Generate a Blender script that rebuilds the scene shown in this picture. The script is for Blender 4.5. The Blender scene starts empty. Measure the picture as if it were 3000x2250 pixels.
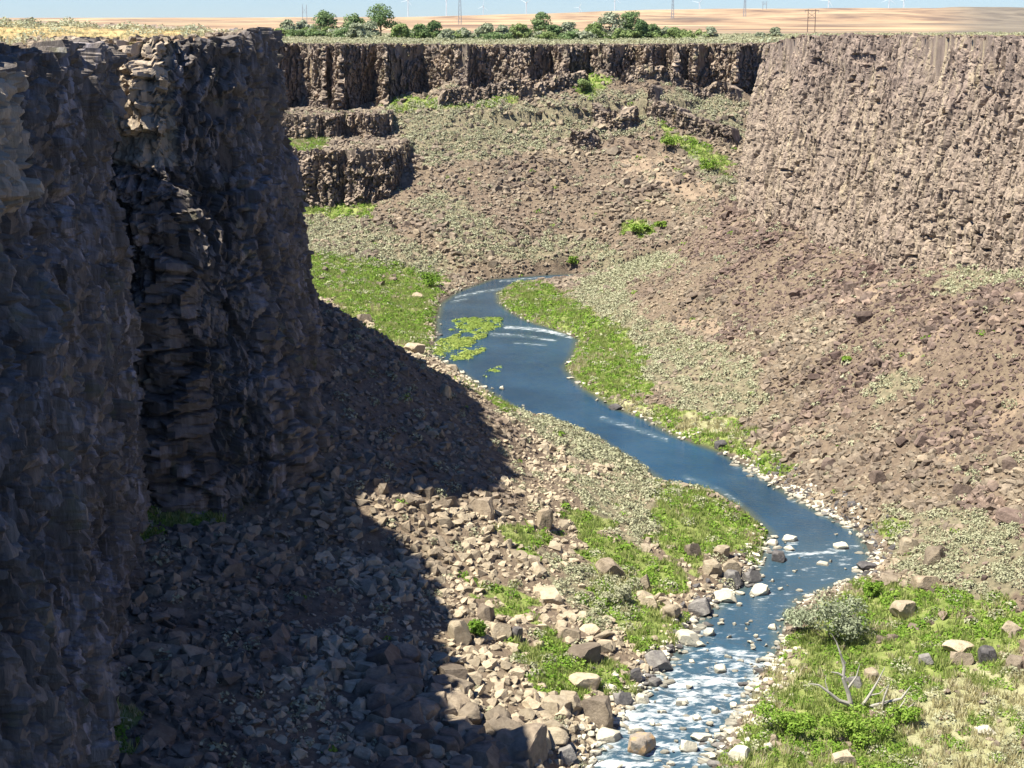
import bpy, math, random
import numpy as np
from mathutils import Vector, Matrix
rng = np.random.default_rng(7); random.seed(7)
C = bpy.context.scene.collection
# ------------------------------------------------------------------ camera model (2212x1659 units of the photograph)
F2 = 3404.0; PITCH = math.radians(13.06); CP, SP = math.cos(PITCH), math.sin(PITCH)
def ray(u, v):
    dx = (u-1106.0)/F2; dy = (829.5-v)/F2
    return np.array([dx, CP+SP*dy, -SP+CP*dy])
def at_z(u, v, z):
    d = ray(u, v); return d*(z/d[2])
def at_d(u, v, y):
    d = ray(u, v); return d*(y/d[1])
def project(x, y, z):
    f = y*CP - z*SP; up = y*SP + z*CP
    f = np.maximum(f, 1e-3)
    return 1106+F2*x/f, 829.5-F2*up/f
WZ = -60.0
# ------------------------------------------------------------------ noise
def h2(ix, iy, s=0):
    n = (ix.astype(np.int64)*374761393 + iy.astype(np.int64)*668265263 + int(s)*1442695041) & 0xffffffff
    n = ((n ^ (n >> 13))*1274126177) & 0xffffffff
    n = ((n ^ (n >> 16))*2246822519) & 0xffffffff
    n = n ^ (n >> 15)
    return (n & 0xffffff)/float(0x1000000)
def vn(x, y, s=0):
    ix = np.floor(x); iy = np.floor(y); fx = x-ix; fy = y-iy
    fx = fx*fx*(3-2*fx); fy = fy*fy*(3-2*fy)
    a = h2(ix, iy, s); b = h2(ix+1, iy, s); c = h2(ix, iy+1, s); d = h2(ix+1, iy+1, s)
    return (a*(1-fx)+b*fx)*(1-fy)+(c*(1-fx)+d*fx)*fy
def fbm(x, y, s=0, o=4):
    t = 0; a = .5; n = 0
    for k in range(o):
        t = t+a*vn(x*2**k, y*2**k, s+k*17); n += a; a *= .5
    return t/n*2-1
def worley(x, y, s=0):
    ix = np.floor(x); iy = np.floor(y)
    d1 = np.full(x.shape, 9.); d2 = np.full(x.shape, 9.); cid = np.zeros(x.shape); bx = np.zeros(x.shape); by = np.zeros(x.shape)
    for i in (-1, 0, 1):
        for j in (-1, 0, 1):
            cx = ix+i; cy = iy+j
            px = cx+.1+.8*h2(cx, cy, s); py = cy+.1+.8*h2(cx, cy, s+5)
            d = np.abs(px-x)*.75+np.abs(py-y)*.75+.25*np.hypot(px-x, py-y)
            r = h2(cx, cy, s+9)
            m = d < d1
            d2 = np.where(m, d1, np.minimum(d2, d)); cid = np.where(m, r, cid); d1 = np.where(m, d, d1); bx = np.where(m, x-px, bx); by = np.where(m, y-py, by)
    worley.tilt = (((cid*57.3) % 1)-.5)*bx+(((cid*131.7) % 1)-.5)*by
    return d1, d2, cid
def sstep(a, b, x):
    t = np.clip((x-a)/(b-a), 0, 1); return t*t*(3-2*t)
# ------------------------------------------------------------------ polygon helpers
def inside(x, y, poly):
    r = np.zeros(x.shape, bool); n = len(poly)
    for i in range(n):
        x1, y1 = poly[i]; x2, y2 = poly[(i+1) % n]
        if y1 == y2: continue
        c = (y1 > y) != (y2 > y)
        r ^= c & (x < (x2-x1)*(y-y1)/(y2-y1)+x1)
    return r
def dist(x, y, poly, closed=True):
    d = np.full(x.shape, 1e9); n = len(poly)
    for i in range(n if closed else n-1):
        x1, y1 = poly[i]; x2, y2 = poly[(i+1) % n]
        vx, vy = x2-x1, y2-y1; L = vx*vx+vy*vy+1e-9
        t = np.clip(((x-x1)*vx+(y-y1)*vy)/L, 0, 1)
        d = np.minimum(d, (x-x1-t*vx)**2+(y-y1-t*vy)**2)
    return np.sqrt(d)
# ------------------------------------------------------------------ object helpers
def tag(o, label=None, cat=None, group=None, kind=None):
    if label: o['label'] = label
    if cat: o['category'] = cat
    if group: o['group'] = group
    if kind: o['kind'] = kind
    return o
def mesh(name, V, Fs, attrs=None, smooth=False):
    V = np.ascontiguousarray(V, np.float32); Fs = np.ascontiguousarray(Fs, np.int32)
    me = bpy.data.meshes.new(name)
    n, k = Fs.shape
    me.vertices.add(len(V)); me.vertices.foreach_set('co', V.ravel())
    me.loops.add(n*k); me.loops.foreach_set('vertex_index', Fs.ravel())
    me.polygons.add(n); me.polygons.foreach_set('loop_start', np.arange(0, n*k, k, dtype=np.int32))
    me.polygons.foreach_set('loop_total', np.full(n, k, np.int32))
    me.polygons.foreach_set('use_smooth', np.full(n, smooth, bool))
    for a, v in (attrs or {}).items():
        at = me.attributes.new(a, 'FLOAT', 'POINT'); at.data.foreach_set('value', np.ascontiguousarray(v, np.float32))
    me.update(calc_edges=True)
    return me
def obj(name, me, mat=None, parent=None, loc=None):
    o = bpy.data.objects.new(name, me); C.objects.link(o)
    if mat is not None and me is not None and len(me.materials) == 0: me.materials.append(mat)
    if parent is not None: o.parent = parent
    if loc is not None: o.location = loc
    return o
# ------------------------------------------------------------------ node helpers
def newmat(name):
    m = bpy.data.materials.new(name); m.use_nodes = True
    nt = m.node_tree; b = nt.nodes['Principled BSDF']
    b.inputs['Roughness'].default_value = .9
    b.inputs['Specular IOR Level'].default_value = .2
    return m, nt, b
def N(nt, t, **kw):
    n = nt.nodes.new(t)
    for k, v in kw.items():
        if k in n.inputs.keys(): n.inputs[k].default_value = v
        else: setattr(n, k, v)
    return n
def pos(nt, sc=(1, 1, 1), obj_space=False):
    if obj_space: src = N(nt, 'ShaderNodeTexCoord').outputs['Object']
    else: src = N(nt, 'ShaderNodeNewGeometry').outputs['Position']
    mp = N(nt, 'ShaderNodeMapping'); mp.inputs['Scale'].default_value = sc
    nt.links.new(src, mp.inputs['Vector']); return mp.outputs['Vector']
def noise(nt, vec, scale, detail=4, rough=.6):
    n = N(nt, 'ShaderNodeTexNoise'); n.inputs['Scale'].default_value = scale
    n.inputs['Detail'].default_value = detail; n.inputs['Roughness'].default_value = rough
    nt.links.new(vec, n.inputs['Vector']); return n.outputs['Fac']
def ramp(nt, fac, stops):
    r = N(nt, 'ShaderNodeValToRGB'); e = r.color_ramp.elements
    while len(e) < len(stops): e.new(.5)
    for k, (p, c) in enumerate(stops):
        e[k].position = p; e[k].color = (*c, 1) if len(c) == 3 else c
    nt.links.new(fac, r.inputs['Fac']); return r.outputs['Color']
def mixc(nt, fac, a, b, mode='MIX'):
    m = N(nt, 'ShaderNodeMix', data_type='RGBA', blend_type=mode)
    for s, v in ((0, fac), (6, a), (7, b)):
        if hasattr(v, 'is_output'): nt.links.new(v, m.inputs[s])
        elif s == 0: m.inputs[0].default_value = v
        else: m.inputs[s].default_value = (*v, 1)
    return m.outputs[2]
def math_(nt, op, a, b=None, clamp=False):
    m = N(nt, 'ShaderNodeMath', operation=op); m.use_clamp = clamp
    for s, v in ((0, a), (1, b)):
        if v is None: continue
        if hasattr(v, 'is_output'): nt.links.new(v, m.inputs[s])
        else: m.inputs[s].default_value = v
    return m.outputs[0]
def attr(nt, name):
    return N(nt, 'ShaderNodeAttribute', attribute_name=name).outputs['Fac']
def maprange(nt, v, a, b):
    m = N(nt, 'ShaderNodeMapRange'); m.inputs[1].default_value = a; m.inputs[2].default_value = b
    nt.links.new(v, m.inputs[0]); return m.outputs[0]
def bump(nt, b, h, strength, distance):
    n = N(nt, 'ShaderNodeBump'); n.inputs['Strength'].default_value = strength; n.inputs['Distance'].default_value = distance
    nt.links.new(h, n.inputs['Height']); nt.links.new(n.outputs['Normal'], b.inputs['Normal'])
def g(v): return (v, v, v)

# ================================================================== PLAN OF THE GORGE
# --- rim, clockwise, gorge on the right-hand side of the path
LEFT = [(-30, 45), (-29, 60), (-29, 76), (-29.6, 86), (-30, 91), (-32.6, 96), (-33.4, 103), (-34.6, 112), (-36, 125), (-37.3, 136), (-38.5, 140), (-40.5, 143.5), (-41.6, 150), (-42.2, 157.4),
        (-34.6, 154.6), (-33.4, 155.8), (-27.6, 161.5), (-28, 175), (-29.6, 190), (-31.9, 203.5)]
LEFT_BACK = [(-32.5, 208.5), (-39, 216), (-62, 236), (-105, 262), (-135, 310), (-132, 372), (-112, 420)]
far = [(540, 458), (560, 452), (600, 456)]
dark = [(600, 653, 450, 1.4), (703, 730, 450, 1.5), (740, 822, 443, 1.45), (835, 925, 444, 1.4), (1010, 1058, 447, 1.6), (1138, 1198, 449, 1.5), (1226, 1281, 450, 1.5),
        (1318, 1381, 450, 1.4), (1406, 1446, 451, 1.5), (1461, 1496, 451, 1.4), (1503, 1534, 451, 1.5), (1590, 1640, 450, 1.5)]
FARP = [(500, 456)]
for x0, x1, ya, kk in dark:
    w_ = (x1-x0)/F2*ya; yb = ya+w_*kk
    FARP += [(x0-2, ya+.5), (x0, ya), (x0+(x1-x0)*.12, ya+w_*kk*.32), (x0+(x1-x0)*.82, ya+w_*kk*.93), (x1-3, yb), (x1+1, yb-w_*kk*.12)]
FARP += [(1700, 456), (1780, 460)]
def far_xy(u, y): return ((u-1106)/F2*y/ CP*(1.0-0.0), y)
# at the far wall the view is ~2 degrees below the horizontal: depth along the axis = y*CP+6*SP
def far_xy(u, y): return ((u-1106)/F2*(y*CP+14*SP), y)
FAR = [far_xy(u, y) for u, y in FARP]
BACK = [(125, 455), (150, 425), (152, 385), (120, 356), (80, 345)]
RIGHT = [(57, 339), (53.3, 333), (53.5, 322), (55, 312), (56.2, 300), (60, 290), (61.5, 280), (65, 270), (66.5, 258), (70, 247), (72.5, 238), (75.5, 228), (78, 212), (83, 196), (86, 175), (84, 150)]
RIGHT_NEAR = [(86, 120), (88, 80), (92, 50)]
def chaik(p):
    p = np.array(p, float); q = [p[0]]
    for a, b_ in zip(p[:-1], p[1:]): q += [a*.82+b_*.18, a*.18+b_*.82]
    q.append(p[-1]); return [tuple(v) for v in q]
GORGE = chaik(LEFT+LEFT_BACK[:2])+LEFT_BACK[2:]+chaik(FAR[1:])+BACK+chaik(RIGHT)+RIGHT_NEAR
# --- water
RB = [(1235, 600), (1190, 603), (1110, 614), (1078, 632), (1082, 655), (1110, 676), (1145, 694), (1200, 712), (1252, 733), (1240, 768), (1224, 795), (1245, 822), (1268, 842), (1330, 880), (1400, 906), (1460, 941), (1500, 956), (1560, 976), (1610, 1006), (1650, 1030),
      (1700, 1062), (1745, 1090), (1800, 1118), (1862, 1150), (1888, 1205), (1862, 1248), (1790, 1275), (1730, 1300), (1700, 1345), (1690, 1390), (1668, 1430), (1640, 1462), (1622, 1520), (1585, 1570), (1558, 1605), (1545, 1660), (1510, 1760)]
LB = [(1235, 592), (1190, 593), (1060, 603), (985, 630), (950, 655), (940, 690), (940, 730), (930, 765), (985, 800), (1040, 838), (1080, 866), (1125, 890), (1190, 905), (1290, 950), (1370, 1000), (1430, 1045), (1540, 1062), (1600, 1098), (1655, 1150), (1645, 1200),
      (1625, 1235), (1585, 1275), (1510, 1330), (1475, 1385), (1425, 1440), (1375, 1500), (1335, 1555), (1290, 1610), (1262, 1660), (1190, 1760)]
rb = [at_z(u, v, WZ)[:2] for u, v in RB]; lb = [at_z(u, v, WZ)[:2] for u, v in LB]
lx, ly = lb[-1]; rx, ry = rb[-1]
RIVER = [(150, 382), (90, 370), (45, 364)]+[tuple(p) for p in lb]+[(lx-6, 50), (rx-6, 50)]+[tuple(p) for p in reversed(rb)]+[(45, 356), (90, 362), (150, 374)]
# --- heights of the floor and talus: (u, v, z) or (u, v, 'd', depth)
CTRL = [(1575, 425, -36.5), (1700, 445, -35), (1800, 520, -38.5), (2000, 585, -38), (2212, 600, -34.0), (1660, 500, -40.5), (1500, 520, -47),
        (1300, 640, -57), (1400, 600, -54), (1400, 750, -57.5), (1550, 800, -55), (1550, 690, -52), (1600, 900, -57.5), (1480, 900, -58.8),
        (1900, 1250, -58.8), (2212, 1350, -57.3), (2212, 1659, -58.6), (1900, 1500, -58.9), (1700, 1620, -59.2), (2000, 1150, -57), (2212, 1200, -54.5), (2212, 900, -47), (1950, 900, -51.5), (1850, 1100, -58.2), (2050, 1400, -58.5),
        (865, 1250, -53.8), (1080, 1060, -51.5), (990, 830, -48), (1000, 1530, -55.5), (1200, 1659, -58.2), (1150, 1000, -54.5), (1240, 945, -57.2), (1350, 1010, -57.8), (1420, 1060, -58.3), (1250, 1150, -56.3), (1100, 1300, -55.8), (1350, 1300, -58.2),
        (1100, 1500, -56.8), (1250, 1590, -58.6), (950, 1350, -54.5), (1050, 880, -56), (900, 1080, -50), (970, 1070, -51.3), (1550, 1130, -58.6), (1480, 1230, -58.4),
        (700, 622, -56), (650, 560, -54), (800, 600, -57), (900, 740, -58.6), (800, 715, -57), (880, 640, -58.2),
        (830, 238, 'd', 440), (950, 213, 'd', 442), (1100, 206, 'd', 445), (1200, 192, 'd', 446), (1300, 178, 'd', 447), (1450, 172, 'd', 448), (1600, 188, 'd', 447), (1000, 205, 'd', 456), (1250, 180, 'd', 462), (1450, 168, 'd', 462), (1560, 250, 'd', 440),
        (900, 330, 'd', 420), (1100, 320, 'd', 425), (1300, 330, 'd', 425), (1450, 330, 'd', 420), (1550, 380, 'd', 400), (1560, 300, 'd', 424),
        (900, 440, 'd', 395), (1100, 440, 'd', 398), (1300, 450, 'd', 395), (1450, 450, 'd', 392), (1450, 490, 'd', 381), (1530, 440, 'd', 388), (1560, 480, 'd', 372), (1000, 540, 'd', 374), (1200, 540, 'd', 376), (1350, 510, 'd', 383), (860, 380, 'd', 408),
        (640, 442, 'd', 399), (750, 442, 'd', 399), (840, 425, 'd', 402), (650, 500, 'd', 384), (750, 520, 'd', 376), (960, 612, 'd', 366)]
P = []
for c in CTRL: P.append(at_z(*c) if len(c) == 3 else at_d(c[0], c[1], c[3]))
for k, p in enumerate(lb+rb): P.append(np.array([p[0], p[1], WZ+.5]))
P += [np.array(p, float) for p in [(-23, 86, -50), (-28.5, 100, -50), (-31, 118, -49), (-33.5, 136, -48), (-39, 150, -46.5), (-30, 155, -48), (-21, 162, -45), (-20.5, 177, -41.8), (-23, 191, -38), (-25, 206, -36), (-30, 222, -44), (-50, 250, -46),
      (-90, 300, -48), (-90, 360, -46), (-60, 330, -52), (-30, 290, -57), (-100, 400, -42), (-70, 400, -45), (-18, 150, -51.5), (-14, 125, -54), (-20, 80, -52), (73, 205, -34), (79, 180, -36), (78, 150, -42), (80, 100, -46), (55, 140, -56), (60, 90, -56), (45, 90, -58.5),
      (-14, 180, -46), (-15, 205, -43), (-8, 216, -50), (-12, 228, -55), (70, 366, -58), (60, 385, -50), (80, 392, -48), (110, 440, -38), (130, 400, -45), (110, 372, -48), (62, 350, -46), (46, 338, -38.5), (85, 420, -42), (60, 452, -24)]]
P = np.array(P)
def rbf_fit(X, z):
    n = len(X); D = np.hypot(X[:, None, 0]-X[None, :, 0], X[:, None, 1]-X[None, :, 1])
    A = np.zeros((n+3, n+3)); A[:n, :n] = D - np.eye(n)*.6; A[:n, n] = A[n, :n] = 1; A[:n, n+1:] = X; A[n+1:, :n] = X.T
    w = np.linalg.solve(A, np.r_[z, 0, 0, 0])
    def f(x, y):
        s = w[n]+w[n+1]*x+w[n+2]*y
        for k in range(n): s = s+w[k]*np.hypot(x-X[k, 0], y-X[k, 1])
        return s
    return f
front_f = rbf_fit(P[:, :2], P[:, 2])
PL = np.array([(-36, 120, -2.4), (-39, 140, -2.4), (-42, 158, -2.3), (-30, 162, -1.8), (-32, 203, -2.0), (-30, 84, -2.5), (-36, 97, -2.4), (-52, 130, -1), (-60, 236, -1.2), (-60, 165, -1.2), (-80, 200, .1), (-95, 260, .4), (-110, 330, -1.0), (-34, 74, -2.0), (-70, 120, -1), (-120, 420, -6), (-75, 460, -7.4), (0, 466, -7.7), (60, 468, -7.5), (0, 620, -8.4), (-120, 620, -6),
               (54, 331, -5.9), (57, 310, -3.6), (62, 290, -3.3), (68, 262, -3.2), (75, 230, -2.9), (88, 170, -2.4), (95, 300, -3.2), (120, 330, -3.2), (150, 400, -4.5), (150, 300, -2.6), (110, 480, -6.5), (160, 560, -6.0), (200, 420, -4.4), (90, 80, -2.5), (0, 1200, -9.5), (400, 1200, -8.5), (-400, 1200, -8.5)])
plat_f = rbf_fit(PL[:, :2], PL[:, 2])
# benches behind the two lower ledges of the far left wall
LOW = [tuple(at_d(u, 380, d)[:2]) for u, d in [(560, 404), (630, 401), (668, 400), (676, 403), (704, 399), (745, 403), (765, 400), (800, 402), (835, 403), (868, 409)]]
MID = [tuple(at_d(u, 265, d)[:2]) for u, d in [(560, 424), (600, 423), (680, 422), (690, 425), (725, 423), (740, 427), (775, 427), (800, 423), (845, 430)]]
# --- the grid
us = np.r_[np.linspace(-1.3, -.42, 60)[:-1], np.linspace(-.42, -.37, 40)[:-1], np.linspace(-.37, .37, 780), np.linspace(.37, .42, 40)[1:], np.linspace(.42, 1.3, 60)[1:]]
ys = [55.0]
while ys[-1] < 500: ys.append(ys[-1]+min(max(ys[-1]*.0021, .28), .6))
while ys[-1] < 14000: ys.append(ys[-1]*1.02)
ys = np.array(ys)
GX = us[None, :]*ys[:, None]; GY = np.broadcast_to(ys[:, None], GX.shape).copy()
Xf, Yf = GX.ravel(), GY.ravel()
near = Yf < 520
ing = np.zeros(Xf.shape, bool); rimd = np.full(Xf.shape, 99.)
xn, yn = Xf[near], Yf[near]
ing[near] = inside(xn, yn, GORGE); rimd[near] = dist(xn, yn, GORGE)
rim_s = np.where(ing, rimd, -rimd)
zf = front_f(xn, yn)
rsd = dist(xn, yn, RIVER); rin = inside(xn, yn, RIVER); rsd = np.where(rin, -rsd, rsd)
rough = fbm(xn/7, yn/7, 3, 4)*.7+fbm(xn/1.6, yn/1.6, 11, 3)*.22
zf = zf+rough*sstep(1, 10, rsd)
zf = np.maximum(zf, WZ+.25+.12*np.clip(rsd, 0, 6))
b = sstep(0, 2.2, rsd); zf = np.where(rsd > 0, WZ+.1+(zf-WZ-.1)*b, WZ+np.maximum(-1.2, rsd*.5)+.1*(rsd > -.3))
for u_, d_, h_, k_ in ((890, 447, 2.2, .45), (985, 447, 4.5, .6), (1100, 447, 4, .5), (1215, 448, 4.5, .6), (1300, 449, 3, .5), (1396, 449, 4.5, .6), (1560, 448, 3.5, .55)):
    cx_, cy_ = at_d(u_, 150, d_)[:2]; dd = np.hypot(xn-cx_, (yn-cy_)*1.1); m_ = (dd < 16) & (yn > 420); base_ = front_f(np.array([cx_]), np.array([cy_]))[0]
    zf = np.where(m_, np.maximum(zf, base_+h_-dd*k_+rough*1.2), zf)
def behind(x, y, path, back):
    poly = list(path)+[(path[-1][0]+6, path[-1][1]+50), (path[0][0]-6, path[0][1]+50)]
    return inside(x, y, poly)
bl = behind(xn, yn, LOW, 0); bm = behind(xn, yn, MID, 0)
dl = dist(xn, yn, LOW, False); dm = dist(xn, yn, MID, False)
zb1 = -32.6+np.clip(dl/20, 0, 1)*1.6+fbm(xn/4, yn/4, 5, 3)*.4; zb2 = -25+fbm(xn/4, yn/4, 6, 3)*.3
zf = np.where(bl, np.maximum(zf, zb1), zf); zf = np.where(bm, np.maximum(zf, zb2), zf)
Z = np.zeros(Xf.shape)
Z[near] = zf
ZP = plat_f(Xf, Yf)
fade = sstep(900, 1800, Yf); ZP = ZP*(1-fade)+fade*-9.
# hills
sk_u = np.array([-1.3, -.33, -.26, -.15, -.07, .01, .085, .17, .25, .33, 1.3]); sk_px = np.array([18., 18, 17.9, 17.6, 16.8, 15.2, 11.2, 9.4, 8.7, 9.2, 9])
ub = Xf/Yf; top = (18.5-np.interp(ub, sk_u, sk_px))/1576*5200
gul = fbm(ub*9, np.log(Yf)*6, 21, 5)
hill = sstep(1500, 5200, Yf+gul*700)
ZH = -9+(top+9+5*gul*(top > 3))*hill*(1-.3*sstep(5400, 8000, Yf))
fp = (Yf > 900); ZP = np.where(fp, ZP*(1-hill)+ZH*hill, ZP)
ZP = ZP+fbm(Xf/9, Yf/9, 31, 4)*.35*(Yf < 900)+fbm(Xf/1.5, Yf/1.5, 32, 2)*.1*(Yf < 400)
Z = np.where(ing, Z, ZP)
GZ = Z.reshape(GX.shape)
ny, nx = GX.shape
def ij(x, y):
    x = np.asarray(x, float); y = np.asarray(y, float)
    i = np.clip(np.searchsorted(ys, y)-1, 0, ny-2); fy = np.clip((y-ys[i])/(ys[i+1]-ys[i]), 0, 1)
    u = x/y; j = np.clip(np.searchsorted(us, u)-1, 0, nx-2); fx = np.clip((u-us[j])/(us[j+1]-us[j]), 0, 1)
    return i, j, fy, fx
def samp(A, x, y):
    i, j, fy, fx = ij(x, y)
    return (A[i, j]*(1-fx)+A[i, j+1]*fx)*(1-fy)+(A[i+1, j]*(1-fx)+A[i+1, j+1]*fx)*fy
def samp0(A, x, y):
    i, j, fy, fx = ij(x, y); return A[i+(fy > .5), j+(fx > .5)]
def tz(x, y): return samp(GZ, x, y)
def pick(u, v, y0=95, y1=900):
    d = ray(u, v); t = np.geomspace(y0, y1, 1600)/d[1]
    p = d[None]*t[:, None]; below = p[:, 2] <= tz(p[:, 0], p[:, 1])
    k = int(np.argmax(below)); return p[k] if below.any() else p[-1]
def visible(x, y, z):
    ok = np.ones(x.shape, bool)
    for t in np.linspace(.3, .985, 48):
        ok &= (z+.6)*t > tz(x*t, y*t)
    return ok
# ------------------------------------------------------------------ what grows where (zones given in photograph units, met by projecting the ground)
GREEN = [[(640, 545), (760, 555), (950, 588), (957, 640), (935, 690), (930, 770), (860, 740), (760, 680), (690, 640), (640, 600)],
 [(1072, 635), (1110, 608), (1190, 615), (1230, 645), (1290, 680), (1360, 720), (1405, 780), (1405, 850), (1340, 885), (1265, 842), (1222, 800), (1255, 735), (1140, 692), (1080, 665)],
 [(1340, 850), (1480, 890), (1612, 905), (1612, 965), (1540, 978), (1455, 942), (1380, 900)],
 [(1590, 970), (1640, 955), (1735, 1010), (1690, 1050)], [(1870, 1130), (1960, 1120), (1950, 1180), (1890, 1170)],
 [(1420, 1045), (1545, 1055), (1620, 1100), (1665, 1150), (1640, 1235), (1570, 1180), (1480, 1230), (1425, 1170)],
 [(1210, 1105), (1300, 1100), (1320, 1170), (1420, 1190), (1500, 1270), (1400, 1290), (1300, 1240)], [(1100, 1150), (1160, 1130), (1200, 1170), (1150, 1215)],
 [(1270, 1240), (1380, 1270), (1485, 1370), (1440, 1405), (1370, 1405), (1280, 1330)], [(1005, 1255), (1090, 1258), (1155, 1330), (1090, 1345)],
 [(1080, 1390), (1200, 1375), (1230, 1430), (1375, 1450), (1370, 1495), (1200, 1515), (1110, 1445)], [(1010, 832), (1110, 878), (1132, 895), (1080, 885)],
 [(1690, 1400), (1800, 1290), (1880, 1245), (2000, 1285), (2225, 1290), (2225, 1700), (1530, 1700), (1640, 1480)],
 [(635, 440), (800, 432), (805, 472), (640, 462)], [(605, 298), (705, 298), (690, 328), (610, 328)], [(610, 165), (690, 165), (690, 190), (610, 200)],
 [(1430, 285), (1500, 300), (1570, 345), (1570, 385), (1480, 330)], [(1335, 475), (1400, 480), (1430, 510), (1380, 520)], [(830, 205), (960, 212), (1130, 205), (1120, 222), (850, 240)],
 [(240, 995), (430, 1005), (520, 1050), (480, 1120), (260, 1180)], [(100, 1500), (250, 1480), (300, 1600), (130, 1659)],
 [(1240, 150), (1320, 170), (1290, 205), (1240, 200)], [(1350, 215), (1440, 250), (1470, 300), (1400, 250)]]
SAGE = [[(800, 215), (1120, 222), (1320, 200), (1600, 195), (1600, 300), (1450, 260), (1330, 300), (1120, 330), (920, 360), (850, 285)],
 [(1230, 640), (1290, 570), (1400, 540), (1480, 560), (1350, 620), (1380, 680), (1640, 780), (1660, 830), (1640, 900), (1480, 890), (1405, 830), (1380, 740)],
 [(1110, 888), (1300, 930), (1400, 990), (1500, 1055), (1420, 1095), (1300, 1020), (1180, 960)], [(1200, 1010), (1320, 1040), (1420, 1100), (1400, 1180), (1280, 1120)],
 [(1180, 1190), (1330, 1220), (1400, 1320), (1330, 1380), (1230, 1330)], [(1900, 1090), (2225, 1110), (2225, 1320), (1950, 1240)],
 [(640, 470), (780, 470), (1000, 570), (950, 600), (640, 545)], [(600, 120), (720, 150), (720, 165), (600, 165)], [(880, 440), (960, 400), (1080, 500), (1250, 510), (1350, 560), (1000, 560)],
 [(1500, 330), (1580, 390), (1570, 430), (1480, 350)], [(1880, 560), (2020, 540), (1980, 590)], [(1850, 840), (1960, 790), (2000, 830), (1900, 880)], [(2000, 600), (2225, 520), (2225, 600), (2050, 640)]]
DRYF = [[(1840, 1440), (2010, 1470), (2225, 1400), (2225, 1700), (1990, 1700), (1960, 1560)], [(1700, 1400), (1760, 1420), (1640, 1560), (1560, 1600)], [(1470, 895), (1590, 905), (1600, 950), (1480, 935)], [(1340, 855), (1420, 880), (1400, 905), (1345, 885)]]
TAN = [[(1870, 850), (2100, 636), (2112, 650), (1888, 866)], [(1640, 1010), (1800, 900), (1812, 912), (1668, 1022)], [(2000, 1000), (2215, 850), (2215, 866), (2010, 1014)], [(1330, 350), (1370, 335), (1520, 420), (1490, 430)], [(1400, 335), (1430, 335), (1570, 425), (1550, 432)], [(1450, 690), (1560, 690), (1580, 720), (1500, 725)], [(1370, 195), (1460, 200), (1450, 225), (1380, 215)], [(1180, 205), (1235, 212), (1200, 222)], [(1660, 425), (1760, 420), (1740, 455)], [(800, 330), (860, 330), (870, 420), (820, 400)], [(1840, 640), (1900, 600), (1920, 640)]]
U2, V2 = project(Xf, Yf, Z)
jit = (fbm(Xf/2.5, Yf/2.5, 41, 3), fbm(Xf/2.5, Yf/2.5, 42, 3)); px1024 = F2/np.maximum(Yf, 50)
Uj = U2+jit[0]*px1024*3.2; Vj = V2+jit[1]*px1024*1.4
def zone(polys):
    m = np.zeros(Xf.shape, bool); idx = np.where(ing)[0]
    u, v = Uj[idx], Vj[idx]; r = np.zeros(idx.shape, bool)
    for p in polys: r |= inside(u, v, p)
    m[idx] = r; return m.astype(float)
def blur(A, n=2):
    for _ in range(n):
        B = A.copy(); B[1:] += A[:-1]; B[:-1] += A[1:]; B[:, 1:] += A[:, :-1]; B[:, :-1] += A[:, 1:]; A = B/5
    return A
MG, MS, MT, MD = [blur(zone(z).reshape(GX.shape)) for z in (GREEN, SAGE, TAN, DRYF)]
RS = np.full(Xf.shape, 99.); RS[near] = rsd; RS = RS.reshape(GX.shape)
RIM = rim_s.reshape(GX.shape)
dry = np.zeros(Xf.shape)
ANG = fbm(Xf/14, Yf/14, 51, 3).reshape(GX.shape)

# ================================================================== MATERIALS
def m_ground():
    m, nt, b = newmat('canyon_soil'); p = pos(nt)
    rock = ramp(nt, noise(nt, p, .9, 6, .7), [(.25, (.095, .074, .058)), (.5, (.19, .150, .115)), (.75, (.30, .245, .18))])
    big = ramp(nt, noise(nt, p, .05, 3), [(.35, (.95, .88, .84)), (.65, (1.05, 1.0, .9))])
    rock = mixc(nt, 1., rock, big, 'MULTIPLY')
    tan = ramp(nt, noise(nt, p, .7, 5), [(.3, (.24, .17, .12)), (.7, (.37, .28, .19))])
    sg = ramp(nt, noise(nt, p, 1.1, 5), [(.3, (.13, .115, .075)), (.5, (.22, .19, .12)), (.75, (.36, .29, .19))])
    gr = ramp(nt, noise(nt, p, .6, 5, .7), [(.3, (.11, .15, .03)), (.5, (.22, .265, .07)), (.64, (.32, .33, .12)), (.8, (.42, .38, .20))])
    c = mixc(nt, maprange(nt, attr(nt, 'tan'), .15, .8), rock, tan)
    c = mixc(nt, maprange(nt, attr(nt, 'sage'), .1, .9), c, sg)
    c = mixc(nt, maprange(nt, attr(nt, 'green'), .2, .7), c, gr)
    c = mixc(nt, maprange(nt, attr(nt, 'dry'), .2, .8), c, ramp(nt, noise(nt, p, .8, 5, .7), [(.3, (.24, .23, .11)), (.5, (.36, .345, .18)), (.75, (.48, .44, .27))]))
    wet = maprange(nt, attr(nt, 'shore'), .9, .0)
    c = mixc(nt, math_(nt, 'MULTIPLY', wet, .75), c, (.06, .055, .045))
    nt.links.new(c, b.inputs['Base Color']); bump(nt, b, noise(nt, p, 2.2, 6, .7), .8, .5); return m
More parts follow.
